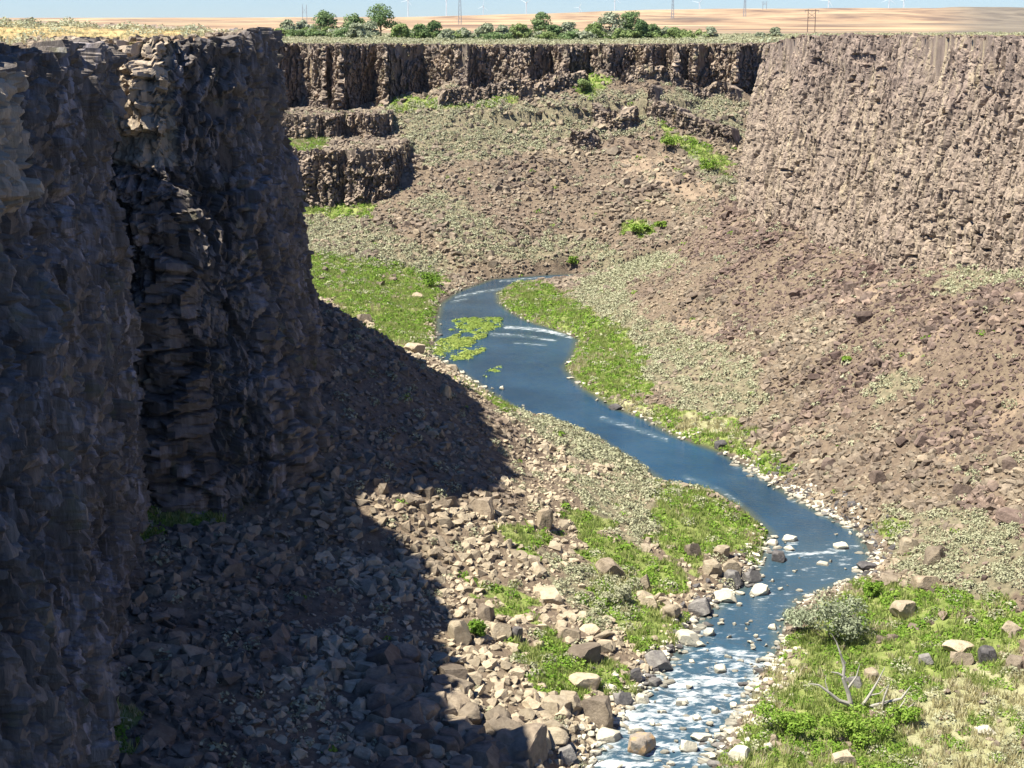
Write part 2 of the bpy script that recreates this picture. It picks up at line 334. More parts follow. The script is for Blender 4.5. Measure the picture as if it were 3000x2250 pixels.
def m_plateau():
    m, nt, b = newmat('plateau_grass'); p = pos(nt)
    dryc = ramp(nt, noise(nt, p, .22, 6, .65), [(.28, (.26, .17, .10)), (.45, (.42, .29, .13)), (.6, (.52, .38, .17)), (.8, (.60, .46, .22))])
    sg = ramp(nt, noise(nt, p, .35, 6, .7), [(.3, (.13, .13, .075)), (.5, (.24, .23, .13)), (.75, (.40, .33, .20))])
    c = mixc(nt, attr(nt, 'sage'), dryc, sg)
    c = mixc(nt, attr(nt, 'green'), c, ramp(nt, noise(nt, p, .15, 4), [(.35, (.13, .19, .05)), (.65, (.27, .30, .09))]))
    rimc = ramp(nt, noise(nt, p, .8, 5), [(.3, (.2, .13, .09)), (.7, (.40, .27, .18))])
    c = mixc(nt, attr(nt, 'bare'), c, rimc)
    nt.links.new(c, b.inputs['Base Color']); bump(nt, b, noise(nt, p, 1.2, 5), .6, .4); return m
def m_hill():
    m, nt, b = newmat('dry_hill'); p = pos(nt, (.004, .0022, .03))
    c = ramp(nt, noise(nt, p, 1.2, 8, .6), [(.38, (.17, .11, .075)), (.46, (.31, .205, .125)), (.54, (.40, .275, .165)), (.62, (.47, .34, .20))])
    c = mixc(nt, attr(nt, 'sage'), c, ramp(nt, noise(nt, p, 5, 4), [(.4, (.13, .105, .08)), (.6, (.22, .18, .13))]))
    nt.links.new(c, b.inputs['Base Color']); return m
def m_rock(name, stops, scale=1.6, zs=.35, bumps=.7, cell=None, streak=None, lichen=None, shore=False, rnd=True, obj_space=False):
    m, nt, b = newmat(name); p = pos(nt, (1, 1, zs), obj_space)
    c = ramp(nt, noise(nt, p, scale, 6, .65), stops)
    if name in ('purple_brown_rubble', 'brown_boulder'):
        qs = N(nt, 'ShaderNodeMapping'); qs.inputs['Rotation'].default_value = (0, 0, math.radians(-20)); qs.inputs['Scale'].default_value = (.035, .13, .05); nt.links.new(pos(nt), qs.inputs['Vector'])
        c = mixc(nt, 1., c, ramp(nt, noise(nt, qs.outputs[0], 1., 4, .6), [(.36, (.66, .60, .62)), (.5, (.92, .90, .90)), (.62, (1.15, 1.12, 1.06))]), 'MULTIPLY')
    if cell:
        t = attr(nt, 'tint')
        if rnd == 'obj': t = math_(nt, 'FRACT', math_(nt, 'ADD', t, N(nt, 'ShaderNodeObjectInfo').outputs['Random']))
        c = mixc(nt, 1., c, ramp(nt, t, [(0, g(1-cell)), (.5, g(1.)), (1, (1+cell, 1+cell*.93, 1+cell*.8))]), 'MULTIPLY')
    if streak:
        q = pos(nt, (1.1, 1.1, .05)); s = noise(nt, q, 1.0, 5, .6); w = noise(nt, pos(nt), .09, 3)
        f = math_(nt, 'MULTIPLY', maprange(nt, s, .50, .66), maprange(nt, w, .42, .60), True)
        c = mixc(nt, math_(nt, 'MULTIPLY', f, streak[3]), c, streak[:3])
    if name == 'shaded_basalt': c = mixc(nt, math_(nt, 'MULTIPLY', maprange(nt, math_(nt, 'ADD', attr(nt, 'lit_patch'), math_(nt, 'SUBTRACT', noise(nt, pos(nt), .5, 4), .5)), .35, .6), .85), c, ramp(nt, noise(nt, pos(nt, (1, 1, .3)), 1.2, 5), [(.3, (.34, .26, .19)), (.7, (.52, .42, .31))]))  # sunlight put into the colour: pale tan on the left cliff's lit faces
    if name == 'sunlit_basalt':
        zz = N(nt, 'ShaderNodeSeparateXYZ'); nt.links.new(pos(nt), zz.inputs[0]); zn = math_(nt, 'ADD', zz.outputs[2], math_(nt, 'MULTIPLY', math_(nt, 'SUBTRACT', noise(nt, pos(nt, (1, 1, .3)), .12, 4), .5), 22))
        c = mixc(nt, math_(nt, 'MULTIPLY', maprange(nt, zn, -10, -17), .38), c, ramp(nt, noise(nt, pos(nt, (1.3, 1.3, .09)), .9, 5, .6), [(.35, (.25, .19, .15)), (.5, (.36, .285, .21)), (.65, (.47, .38, .27))]))
    if lichen:
        f = maprange(nt, noise(nt, pos(nt), .35, 5, .6), .58, .72)
        c = mixc(nt, math_(nt, 'MULTIPLY', f, lichen[3]), c, lichen[:3])
    if shore:
        z = N(nt, 'ShaderNodeSeparateXYZ'); nt.links.new(pos(nt), z.inputs[0])
        f = maprange(nt, z.outputs[2], WZ+.30, WZ+.10)
        c = mixc(nt, math_(nt, 'MULTIPLY', f, .7), c, (.07, .065, .06))
    nt.links.new(c, b.inputs['Base Color'])
    bump(nt, b, noise(nt, p, scale*3, 6, .7), bumps, .25); return m
def m_leaf(name, a, b_, c_, trans=.25):
    m, nt, b = newmat(name)
    t = math_(nt, 'FRACT', math_(nt, 'ADD', attr(nt, 'tint'), math_(nt, 'MULTIPLY', N(nt, 'ShaderNodeObjectInfo').outputs['Random'], .6)))
    c = ramp(nt, t, [(0, a), (.5, b_), (1, c_)])
    nt.links.new(c, b.inputs['Base Color']); b.inputs['Roughness'].default_value = .7
    tr = N(nt, 'ShaderNodeBsdfTranslucent'); nt.links.new(c, tr.inputs['Color'])
    mx = N(nt, 'ShaderNodeMixShader'); mx.inputs[0].default_value = trans
    nt.links.new(b.outputs[0], mx.inputs[1]); nt.links.new(tr.outputs[0], mx.inputs[2])
    nt.links.new(mx.outputs[0], nt.nodes['Material Output'].inputs['Surface']); return m
def m_plain(name, col, rough=.6, metal=0):
    m, nt, b = newmat(name); c = ramp(nt, noise(nt, pos(nt, (1, 1, 1), True), 1.5, 3), [(.3, tuple(v*.88 for v in col)), (.7, col)])
    nt.links.new(c, b.inputs['Base Color']); b.inputs['Roughness'].default_value = rough; b.inputs['Metallic'].default_value = metal; return m
def m_water():
    m, nt, b = newmat('river_water'); p = pos(nt, (1, 1, 1))
    deep = ramp(nt, noise(nt, p, .07, 3), [(.35, (.010, .037, .068)), (.65, (.019, .060, .106))])
    c = mixc(nt, maprange(nt, attr(nt, 'depth'), 1.6, .1), deep, (.075, .085, .05))
    q = N(nt, 'ShaderNodeMapping'); q.inputs['Rotation'].default_value = (0, 0, math.radians(12)); q.inputs['Scale'].default_value = (.55, 1.3, 1)
    nt.links.new(pos(nt), q.inputs['Vector'])
    c = mixc(nt, math_(nt, 'MULTIPLY', attr(nt, 'foam'), .6), c, (.07, .115, .135))
    fn = noise(nt, q.outputs[0], 1.15, 7, .70)
    th = math_(nt, 'SUBTRACT', .86, math_(nt, 'MULTIPLY', attr(nt, 'foam'), .46))
    f = maprange(nt, math_(nt, 'SUBTRACT', fn, math_(nt, 'ADD', th, math_(nt, 'MULTIPLY', math_(nt, 'SUBTRACT', noise(nt, q.outputs[0], .28, 3), .5), -.45))), -.02, .24)
    c = mixc(nt, f, c, (.78, .80, .80))
    nt.links.new(c, b.inputs['Base Color'])
    r = math_(nt, 'ADD', math_(nt, 'MULTIPLY', f, .6), .12, True); nt.links.new(r, b.inputs['Roughness'])
    b.inputs['Specular IOR Level'].default_value = .5; b.inputs['IOR'].default_value = 1.33
    h = math_(nt, 'ADD', noise(nt, q.outputs[0], 1.6, 5, .6), math_(nt, 'MULTIPLY', noise(nt, q.outputs[0], 6, 3), .3))
    bump(nt, b, h, .55, .16); return m

M_ground, M_plat, M_hill, M_water = m_ground(), m_plateau(), m_hill(), m_water()
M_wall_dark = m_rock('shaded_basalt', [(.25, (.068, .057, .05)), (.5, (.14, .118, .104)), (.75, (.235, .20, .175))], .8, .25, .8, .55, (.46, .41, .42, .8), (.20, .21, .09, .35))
M_wall_far = m_rock('far_basalt', [(.25, (.09, .070, .058)), (.5, (.235, .185, .148)), (.75, (.40, .32, .25))], .7, .35, .6, .5, (.50, .36, .20, .45), (.28, .27, .13, .45))
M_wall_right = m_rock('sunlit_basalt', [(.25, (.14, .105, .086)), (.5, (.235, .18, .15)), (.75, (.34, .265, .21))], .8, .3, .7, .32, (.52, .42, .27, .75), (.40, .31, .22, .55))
M_rock = {
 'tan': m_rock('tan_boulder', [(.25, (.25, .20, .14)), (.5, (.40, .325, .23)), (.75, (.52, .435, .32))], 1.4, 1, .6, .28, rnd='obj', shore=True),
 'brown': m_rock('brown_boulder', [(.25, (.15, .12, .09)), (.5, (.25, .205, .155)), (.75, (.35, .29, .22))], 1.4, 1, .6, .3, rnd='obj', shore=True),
 'purple': m_rock('purple_brown_rubble', [(.25, (.11, .081, .068)), (.5, (.20, .150, .124)), (.75, (.32, .25, .20))], 1.2, 1, .6, .4, rnd='obj'),
 'grey': m_rock('grey_boulder', [(.25, (.11, .10, .10)), (.5, (.19, .175, .165)), (.75, (.30, .28, .25))], 1.6, 1, .6, .3, rnd='obj', shore=True),
 'dark': m_rock('dark_boulder', [(.25, (.06, .056, .06)), (.5, (.115, .105, .105)), (.75, (.20, .18, .165))], 1.6, 1, .6, .25, rnd='obj', shore=True),
 'pale': m_rock('bleached_stone', [(.25, (.45, .40, .30)), (.5, (.60, .55, .43)), (.75, (.70, .65, .53))], 1.6, 1, .5, .18, rnd='obj', shore=True),
 'orange': m_rock('rusty_boulder', [(.36, (.22, .19, .16)), (.5, (.30, .25, .20)), (.58, (.42, .27, .14)), (.75, (.44, .33, .22))], .9, 1, .6, .15, rnd='obj', shore=True)}
M_sage = m_leaf('sage_leaf', (.24, .245, .14), (.36, .36, .225), (.48, .46, .31), .2)
M_green = m_leaf('green_leaf', (.075, .15, .015), (.18, .31, .035), (.32, .43, .08), .35)
M_grass = m_leaf('grass_blade', (.20, .28, .06), (.33, .40, .115), (.47, .48, .20), .4)
M_dryg = m_leaf('dry_grass_blade', (.40, .35, .17), (.52, .47, .27), (.62, .57, .37), .35)
M_tree = m_leaf('tree_leaf', (.09, .15, .06), (.16, .235, .09), (.26, .34, .15), .3)
M_olive = m_leaf('olive_leaf', (.17, .195, .115), (.31, .34, .215), (.50, .52, .37))
M_rimg = m_leaf('rim_leaf', (.13, .19, .06), (.21, .28, .09), (.30, .36, .15), .3)
M_bark = m_plain('bark', (.16, .12, .09), .9); M_dead = m_plain('bleached_deadwood', (.40, .37, .32), .85)
M_white = m_plain('turbine_white', (.80, .82, .84), .4); M_steel = m_plain('pylon_steel', (.30, .32, .36), .5); M_pole = m_plain('pole_wood', (.16, .12, .10), .9)
M_algae = m_leaf('algae', (.07, .12, .02), (.17, .25, .04), (.36, .40, .10), .1)

# ================================================================== TERRAIN
quads = np.arange(ny*nx).reshape(ny, nx)
Q = np.stack([quads[:-1, :-1], quads[:-1, 1:], quads[1:, 1:], quads[1:, :-1]], -1).reshape(-1, 4)
V = np.stack([Xf, Yf, Z], -1)
def sub(mask, name, mat, attrs, smooth=True):
    fs = Q[mask]; used = np.unique(fs); mp = np.zeros(len(V), np.int64); mp[used] = np.arange(len(used))
    o = obj(name, mesh(name, V[used], mp[fs], {k: a[used] for k, a in attrs.items()}, smooth), mat)
    return tag(o, kind='structure')
qi = ing[Q].any(1); qh = (Yf[Q].min(1) > 760) & ~qi
nz = fbm(Xf/16, Yf/16, 61, 4); nz2 = fbm(Xf/60, Yf/60, 62, 3)
lft = sstep(30, -20, Xf+(Yf-330)*.25)*(Yf < 430)
sage_pl = np.clip(.35+nz*1.2+nz2*.6-.25*lft, 0, 1)
rgt = (Xf > 48) & (Yf < 430); sage_pl = np.where(rgt, np.clip(.05+nz*.9, 0, .7), sage_pl)
sage_pl = np.where((Yf > 430), np.clip(.55+nz*.8, 0, 1), sage_pl); sage_pl = np.where(Yf > 800, .2, sage_pl)
bare = sstep(9, 2, rimd)*np.clip(.75+nz, 0, 1)*np.where(rgt, .5, 1.)
Uh = Xf/Yf
green_pl = sstep(520, 560, Yf)*sstep(760, 660, Yf)*np.clip(.5+nz2*1.6, 0, 1)*(Uh < .12)
sage_h = np.clip(.55*sstep(1500, 800, Yf)+sstep(.245, .30, Uh+.01*gul)*1.0+np.clip(gul*2-.5, 0, .6), 0, 1)
sub(qi, 'canyon_floor', M_ground, {'green': MG.ravel(), 'sage': MS.ravel(), 'tan': MT.ravel(), 'dry': MD.ravel(), 'shore': np.clip(RS.ravel(), -2, 9)})
sub(~qi & ~qh, 'plateau', M_plat, {'sage': sage_pl, 'bare': bare, 'green': green_pl})
sub(qh, 'hills', M_hill, {'sage': sage_h})
# ------------------------------------------------------------------ river
ri = (RS.ravel()[Q].min(1) < 1.6) & (Yf[Q].max(1) < 470)
fs = Q[ri]; used = np.unique(fs); mp = np.zeros(len(V), np.int64); mp[used] = np.arange(len(used))
wx, wy = Xf[used], Yf[used]; wu, wv = project(wx, wy, np.full(wx.shape, WZ))
rap = sstep(1330, 1440, wv)*(1-.35*sstep(1640, 1700, wv))
foam = rap*.78
foam = np.maximum(foam, .55*sstep(1120, 1200, wv)*(wv < 1400)); 
def streakf(pts, w, a):
    global foam
    d = dist(wu, wv*1.0, pts, False); foam = np.maximum(foam, a*sstep(w, w*.3, d))
streakf([(1090, 706), (1170, 712), (1235, 728)], 7, .85); streakf([(1060, 722), (1140, 726), (1200, 736)], 6, .72); streakf([(1110, 741), (1180, 745)], 4, .7)
streakf([(985, 642), (1040, 630), (1095, 622)], 5, .8); streakf([(1080, 607), (1190, 598)], 4, .75); streakf([(975, 652), (1010, 645)], 4, .7)
streakf([(1300, 903), (1400, 935), (1440, 950)], 9, .68); streakf([(1480, 1030), (1560, 1060), (1600, 1090)], 9, .62); streakf([(1540, 1405), (1650, 1410)], 16, .85); streakf([(1420, 1480), (1520, 1470), (1600, 1480)], 20, .95); streakf([(1380, 1520), (1500, 1515)], 18, .95); streakf([(1270, 1640), (1350, 1655)], 26, 1.)
streakf([(1690, 1200), (1780, 1195), (1850, 1180)], 10, .75)
wz = WZ+.05*fbm(wx/1.2, wy/2.5, 71, 3)+rap*(.34*fbm(wx/1.5, wy/.9, 72, 4))-rap*.0
wz = wz-.02
o = obj('river', mesh('river', np.stack([wx, wy, wz], -1), mp[fs], {'foam': foam, 'depth': np.clip(-RS.ravel()[used], -1, 9)}, True), M_water); tag(o, kind='structure')

# ================================================================== CLIFFS
def resample(path, ds, it=1):
    p = np.array(path, float)
    for _ in range(it):
        q = [p[0]]
        for a, b_ in zip(p[:-1], p[1:]): q += [a*.82+b_*.18, a*.18+b_*.82]
        q.append(p[-1]); p = np.array(q)
    L = np.r_[0, np.cumsum(np.hypot(*np.diff(p, axis=0).T))]; s = np.arange(0, L[-1], ds)
    return np.stack([np.interp(s, L, p[:, 0]), np.interp(s, L, p[:, 1])], -1), s
def cliff(name, path, mat, topf, botf, ds=.3, dz=.3, batter=.1, base=1.2, big=2., blk=1.2, cw=1.5, ch=4., seed=0, cap=4., nwin=2.5, strata=.8, layh=5.5, warp=1., bulge=None, lit_patch=None, fixn=None, endtaper=0, rough=1.):
    p, s = resample(path, ds); n = len(s)
    t = np.gradient(p, axis=0); k = max(1, int(nwin/ds)); ker = np.ones(2*k+1)/(2*k+1)
    t = np.stack([np.convolve(np.pad(t[:, i], k, 'edge'), ker, 'valid') for i in (0, 1)], -1); t /= np.linalg.norm(t, axis=1)[:, None]+1e-9
    nr = np.stack([t[:, 1], -t[:, 0]], -1)
    if fixn is not None: nr = nr*(1-fixn[2])+np.array(fixn[:2])*fixn[2]; nr /= np.linalg.norm(nr, axis=1)[:, None]+1e-9
    zt = topf(p, s); zt = zt+fbm(s/2.2, s*0, seed+1, 3)*.5+ (worley(s/1.3, s*0+.5, seed+2)[2]-.5)*.9*rough
    zb = botf(p+nr*2, s)-2.0
    if endtaper:
        e = np.minimum(s, s[-1]-s); w = sstep(0, endtaper, e); zt = zb+(zt-zb)*(.25+.75*w)
    m = int(np.max(zt-zb)/dz)+2; tt = np.linspace(0, 1, m)[:, None]
    S = np.broadcast_to(s, (m, n)); ZZ = zt+(zb-zt)*tt; D = zt-ZZ
    off = base+batter*D+big*fbm(S/11, ZZ/28, seed+3, 3)
    wx_ = S/cw+.3*warp*fbm(S/1.3, ZZ/1.8, seed+4, 2)+.5*warp*fbm(S/9, ZZ/9, seed+16, 2); wy_ = ZZ/ch+.3*fbm(S/3, ZZ/3, seed+5, 2)+.9*warp*fbm(S/7, ZZ/11, seed+17, 2)
    d1, d2, c1 = worley(wx_, wy_, seed+6)
    off = off+blk*(c1-.5)+1.5*blk*worley.tilt-.6*blk*sstep(.13, 0, d2-d1)
    e1, e2, c2 = worley(S/(cw*.45)+.2*fbm(S, ZZ, seed+7, 2), ZZ/(ch*.3), seed+8)
    off = off+.42*blk*(c2-.5)+1.0*blk*worley.tilt-.22*blk*sstep(.14, 0, e2-e1)
    g1, g2, c3 = worley(S/(cw*3.2), ZZ/(ch*2.2), seed+12); off = off+.9*blk*(c3-.5)
    f1, f2, c4 = worley(S/.55, ZZ/.8, seed+14); off = off+.16*rough*(c4-.5)
    lay = ZZ/layh+.9*fbm(S/18, ZZ*0, seed+9, 3); fl = np.floor(lay); off = off+strata*(h2(fl, fl*0, seed+10)-.5)-strata*.8*sstep(.10, .0, lay-fl)
    off = off+.08*fbm(S*1.8, ZZ*1.8, seed+11, 3)
    if bulge is not None: off = off+bulge(S, ZZ, p)
    off = np.maximum(off, .35)
    XY = p[None]+nr[None]*off[..., None]
    rows = [np.dstack([XY, ZZ])]; c = .5*c1+.3*c2+.2*c3; cr = [c]
    capr = []; cc = []
    for q in np.linspace(1, 0, 7)[:-1]:
        o_ = off[0]*q-cap*(1-q); zz = np.maximum(tz(*(p+nr*np.minimum(o_, -1.2)[:, None]).T), zt-.9) if cap > 0 else zt
        zz = zt*q+zz*(1-q)+fbm(s/.8, s*0+q*9, seed+15, 2)*.28-.35*(1-q)**4
        capr.append(np.dstack([(p+nr*o_[:, None])[None], zz[None]])); cc.append(c[:1])
    A = np.concatenate(capr[::-1]+rows); cr = np.concatenate(cc[::-1]+cr)
    M_, n_ = A.shape[:2]; q = np.arange(M_*n_).reshape(M_, n_)
    Fq = np.stack([q[:-1, :-1], q[1:, :-1], q[1:, 1:], q[:-1, 1:]], -1).reshape(-1, 4)
    o = obj(name, mesh(name, A.reshape(-1, 3), Fq, dict({'tint': cr.ravel()}, **({} if lit_patch is None else {'lit_patch': lit_patch(A.reshape(-1, 3))}))), mat)
    return tag(o, kind='structure')
def ptop(p, s): return plat_f(p[:, 0], p[:, 1])+.15
def pbot(p, s): return np.minimum(front_f(p[:, 0], p[:, 1]), -8)
def left_bulge(S, ZZ, p):
    low = sstep(-14, -17, ZZ)
    nearw = sstep(104, 98, S)*(1.7+.085*np.minimum(ZZ, 0))*sstep(88, 94, p[:, 1])[None]
    nearw = nearw+1.2*sstep(-24, -46, ZZ)*sstep(108, 116, S)
    return nearw+low*.9-.5*sstep(-10.3, -11.0, ZZ)*sstep(-13.6, -12.8, ZZ)*(vn(S/9, S*0, 5) > .42)+1.5*sstep(-28, -40, ZZ)*fbm(S/6, ZZ/20, 88, 2)
def far_bulge(S, ZZ, p):
    u, v = project(p[:, 0], p[:, 1], p[:, 1]*0-15.)
    m = sstep(752, 735, u)*sstep(590, 600, u)
    return .9*sstep(-15, -22, ZZ)*fbm(S/6, ZZ/9, 78, 3)
def right_bulge(S, ZZ, p):
    gap = -.9*(vn(S/1.1+9, ZZ/.9, 530) > .87)-1.5*(vn(S/.8, ZZ/5.5, 535) > .93)-1.0*sstep(.10, .0, np.subtract(*worley(S/2.4+.5*fbm(S/6, ZZ/6, 539, 2), ZZ/15, 540)[1::-1]))-.5*(vn(S/4, ZZ/2.2, 536) > .80)*sstep(-14, -9, ZZ)
    return gap+.5*fbm(S/3.5, ZZ/5, 531, 4)+.35*(worley(S/1.6, ZZ/1.1, 533)[2]-.5)*sstep(-8, -13, ZZ)
cliff('left_cliff', LEFT+LEFT_BACK[:2], M_wall_dark, ptop, pbot, .16, .2, .085, .9, 1.0, 1.35, 1.5, 3.8, 100, 1.6, .8, .9, 9., .8, bulge=left_bulge, lit_patch=lambda q: ((q[:, 1] > 148)*(q[:, 1] < 158.5)*(q[:, 0] < -32.6)*(q[:, 0] > -46)*(q[:, 2] > -14)+(q[:, 1] < 99)*(q[:, 2] < -3)*(q[:, 2] > -11)).astype(float))  # pale patches painted where sun strikes the recess face and near buttress
cliff('side_canyon_cliff', LEFT_BACK[1:]+FAR[:2], M_wall_far, ptop, pbot, 1.2, 1.2, .1, 1.5, 3, 1.5, 3, 6, 200)
cliff('far_cliff', FAR[1:], M_wall_far, ptop, lambda p, s: np.minimum(tz(p[:, 0], p[:, 1]-6), -17)-2, .24, .22, .10, 1.0, .4, 1.6, 1.7, 3.3, 300, 2.2, .7, .3, 7., 1.3, bulge=far_bulge, fixn=(-.25, -.97, .68))
cliff('bend_cliff', FAR[-2:]+BACK+RIGHT[:1], M_wall_far, ptop, pbot, 1.2, 1., .1, 1.2, 2, 1.5, 3, 6, 400)
cliff('right_cliff', RIGHT, M_wall_right, ptop, pbot, .2, .2, .135, 1.0, 2.2, .40, 1.1, 5.0, 500, 1.6, 2., .0, bulge=right_bulge)
cliff('near_right_cliff', RIGHT[-1:]+RIGHT_NEAR, M_wall_right, ptop, pbot, 1., 1., .2, 1.2, 2, 1.2, 3, 6, 600)
lowb = lambda p, s: tz(p[:, 0], p[:, 1]-5)
cliff('lower_ledge', LOW, M_wall_far, lambda p, s: tz(p[:, 0], p[:, 1]+2.5)+.2, lowb, .22, .2, .12, 1.0, .7, 1.5, 1.4, 3., 700, 2.5, .8, .3, fixn=(-.15, -.98, .6))
cliff('middle_ledge', MID, M_wall_far, lambda p, s: tz(p[:, 0], p[:, 1]+2.5)+.2, lowb, .22, .2, .12, 1.0, .6, 1.3, 1.4, 3., 740, 2.5, .8, .3, fixn=(-.15, -.98, .6))
def outcrop(pts, h, seed, back=3.5, mat=None):
    P_ = [tuple(at_d(u, v, d)[:2]) for u, v, d in pts]
    cliff('outcrop_or_shade_pinnacle', P_, mat or M_wall_far, lambda p, s: np.minimum(tz(p[:, 0], p[:, 1]), -15)+h, lambda p, s: tz(p[:, 0], p[:, 1]-3)-.5, .24, .22, .08, 1., .5, 1.1, 1.1, 2.0, seed, back, 1.2, .4, endtaper=2.5)
outcrop([(1110, 262, 440), (1150, 258, 439), (1190, 255, 441), (1240, 250, 443), (1275, 250, 446)], 3.6, 810, 5)
outcrop([(1222, 316, 428), (1262, 316, 426), (1296, 312, 430)], 3.6, 820, 4)
outcrop([(1280, 300, 436), (1310, 304, 432), (1345, 306, 431), (1378, 300, 435)], 4.0, 830, 5)
cliff('outcrop_or_shade_pinnacle', [(-39, 88), (-37, 96), (-35.6, 106)], M_wall_dark, lambda p, s: plat_f(p[:, 0], p[:, 1])+18, lambda p, s: plat_f(p[:, 0], p[:, 1])-1, .4, .4, .05, .5, .5, 1., 1.5, 3., 880, 4, 1.2, .4, endtaper=2)  # unseen tall rock, added outside the frame to cast the lower-left shadow
outcrop([(1390, 268, 437), (1440, 285, 433), (1500, 292, 428), (1550, 300, 424), (1600, 305, 421)], 4.2, 840, 6)
outcrop([(1330, 196, 446), (1400, 196, 444), (1440, 198, 446), (1500, 190, 445), (1560, 190, 446), (1610, 196, 442)], 3.2, 850, 6)
outcrop([(935, 224, 438), (1010, 222, 440), (1070, 220, 440), (1140, 208, 443), (1230, 200, 443)], 3.4, 860, 6)
outcrop([(1640, 440, 328), (1700, 452, 318), (1745, 448, 312)], 1.4, 870, 3, M_wall_right)
print('terrain done')
# ================================================================== ROCK PROTOTYPES
import bmesh
def hull_rock(seed, n=13, flat=.75):
    r = np.random.default_rng(seed); p = r.normal(size=(n, 3)); p /= np.linalg.norm(p, axis=1)[:, None]
    p = np.sign(p)*np.abs(p)**.75; p *= np.array([1, r.uniform(.65, .95), flat*r.uniform(.8, 1.1)]); p *= r.uniform(.8, 1.05, (n, 1))
    bm = bmesh.new(); [bm.verts.new(q) for q in p]; bmesh.ops.convex_hull(bm, input=bm.verts)
    for v in [v for v in bm.verts if not v.link_faces]: bm.verts.remove(v)
    bmesh.ops.triangulate(bm, faces=bm.faces[:]); bm.verts.index_update()
    Vv = np.array([v.co[:] for v in bm.verts]); Ff = np.array([[v.index for v in f.verts] for f in bm.faces]); bm.free(); return Vv, Ff
def fine_rock(seed, flat=.75, cuts=11, rnd=.06):
    r = np.random.default_rng(seed); bm = bmesh.new(); bmesh.ops.create_icosphere(bm, subdivisions=4, radius=1.25)
    Vv = np.array([v.co[:] for v in bm.verts]); Ff = np.array([[v.index for v in f.verts] for f in bm.faces]); bm.free()
    D = r.normal(size=(cuts, 3)); D[:6] = np.vstack([np.eye(3), -np.eye(3)])+r.normal(size=(6, 3))*.22; D /= np.linalg.norm(D, axis=1)[:, None]
    for d in D:
        h = r.uniform(.68, .95); k = Vv@d-h; m = k > 0; Vv[m] -= np.outer(k[m], d)
    q = Vv*2.2+seed; nn = fbm(q[:, 0]+q[:, 2]*.7, q[:, 1]-q[:, 2]*.6, seed, 4)
    Vv = Vv*(1+rnd*nn[:, None]); Vv *= np.array([1, r.uniform(.7, 1), flat]); return Vv, Ff
PR = [hull_rock(k, 11+k % 4, .62+.07*(k % 4)) for k in range(24)]
def rotz(a): return np.stack([np.stack([np.cos(a), -np.sin(a), 0*a], -1), np.stack([np.sin(a), np.cos(a), 0*a], -1), np.stack([0*a, 0*a, 1+0*a], -1)], -2)
def rrot(n, tilt):
    a = rng.uniform(0, 6.283, n); R = rotz(a); b = rng.uniform(-tilt, tilt, n)
    Rx = np.stack([np.stack([1+0*b, 0*b, 0*b], -1), np.stack([0*b, np.cos(b), -np.sin(b)], -1), np.stack([0*b, np.sin(b), np.cos(b)], -1)], -2)
    return R@Rx@rotz(rng.uniform(0, 6.283, n))
def scatter(protos, P_, s, tilt, tint=None, tv=None):
    """merge copies of small prototypes into arrays"""
    n = len(P_); which = rng.integers(0, len(protos), n); R = rrot(n, tilt); tint = rng.random(n) if tint is None else tint
    VV, FF, TT, b0 = [], [], [], 0
    for k, pr in enumerate(protos):
        idx = np.where(which == k)[0]
        if not len(idx): continue
        v = np.einsum('nij,vj->nvi', R[idx], pr[0])*(s[idx][:, None, None] if s.ndim == 1 else s[idx][:, None, :])+P_[idx][:, None, :]
        nv = len(pr[0]); f = pr[1][None]+(np.arange(len(idx))*nv)[:, None, None]+b0
        VV.append(v.reshape(-1, 3)); FF.append(f.reshape(-1, pr[1].shape[1]))
        t = np.repeat(tint[idx], nv)
        if len(pr) > 2: t = t*.45+np.tile(pr[2], len(idx))*.55
        TT.append(t); b0 += nv*len(idx)
    return np.concatenate(VV), np.concatenate(FF), np.concatenate(TT)
def cloud(n, y0, y1, umax=.43, ymin=88):
    y = rng.uniform(max(y0, ymin), y1, n); x = rng.uniform(-umax, umax, n)*y1
    k = np.abs(x/y) < umax; return x[k], y[k]
def slope_pos(x, y, dz): return np.stack([x, y, tz(x, y)+dz], -1)
# ------------------------------------------------------------------ rubble
x, y = cloud(560000, 88, 475, .42)
rm = samp0(RIM, x, y); rs = samp0(RS, x, y); k = (rm > .8) & (rs > .4); x, y, rm, rs = x[k], y[k], rm[k], rs[k]
mg, ms, mt = samp0(MG, x, y), samp0(MS, x, y), samp0(MT, x, y); an = samp0(ANG, x, y)
right = (x > np.interp(y, [60, 110, 150, 216, 260, 330, 366, 480], [10, 12, 26, 22, 8, -5, 30, 60])) & (y < 378)
farz = (~right) & (y > 330)
dens = np.where(right, 1.1, np.where(farz, .75, .72))*(1-.93*np.clip(mg*1.3, 0, 1))*(1-np.where(farz, .35, .72)*ms)*(1-.55*mt)*np.clip(1+.5*an, .3, 1)
dens = np.maximum(dens, .6*(rs < 2.2))
dens *= np.interp(y, [88, 200, 330, 475], [1, .92, .75, .6])
k = rng.random(len(x)) < dens; x, y, right, farz, rs, mg, ms = x[k], y[k], right[k], farz[k], rs[k], mg[k], ms[k]
u0 = rng.random(len(x)); sz = .25*np.exp(1.15*u0**1.8*1.3)*np.where(right, .74, 1.0*np.interp(y, [95, 118, 150, 190], [1.12, 1.05, .78, .68]))*np.where(farz, 1.5, 1)
sz = sz*np.clip(1+.75*fbm(x/9, y/9, 205, 3), .6, 1.5); big = rng.random(len(x)) < .02; sz = np.where(big, sz*1.7, sz); sz = np.where((ms+mg > .5) & ~farz, sz*.75, sz)
sz = np.where(rs < 3, np.minimum(sz, .55), sz)
pp = slope_pos(x, y, sz*.12); vis = visible(pp[:, 0], pp[:, 1], pp[:, 2])
inframe = np.abs(x/(y*CP+55*SP)) < .335
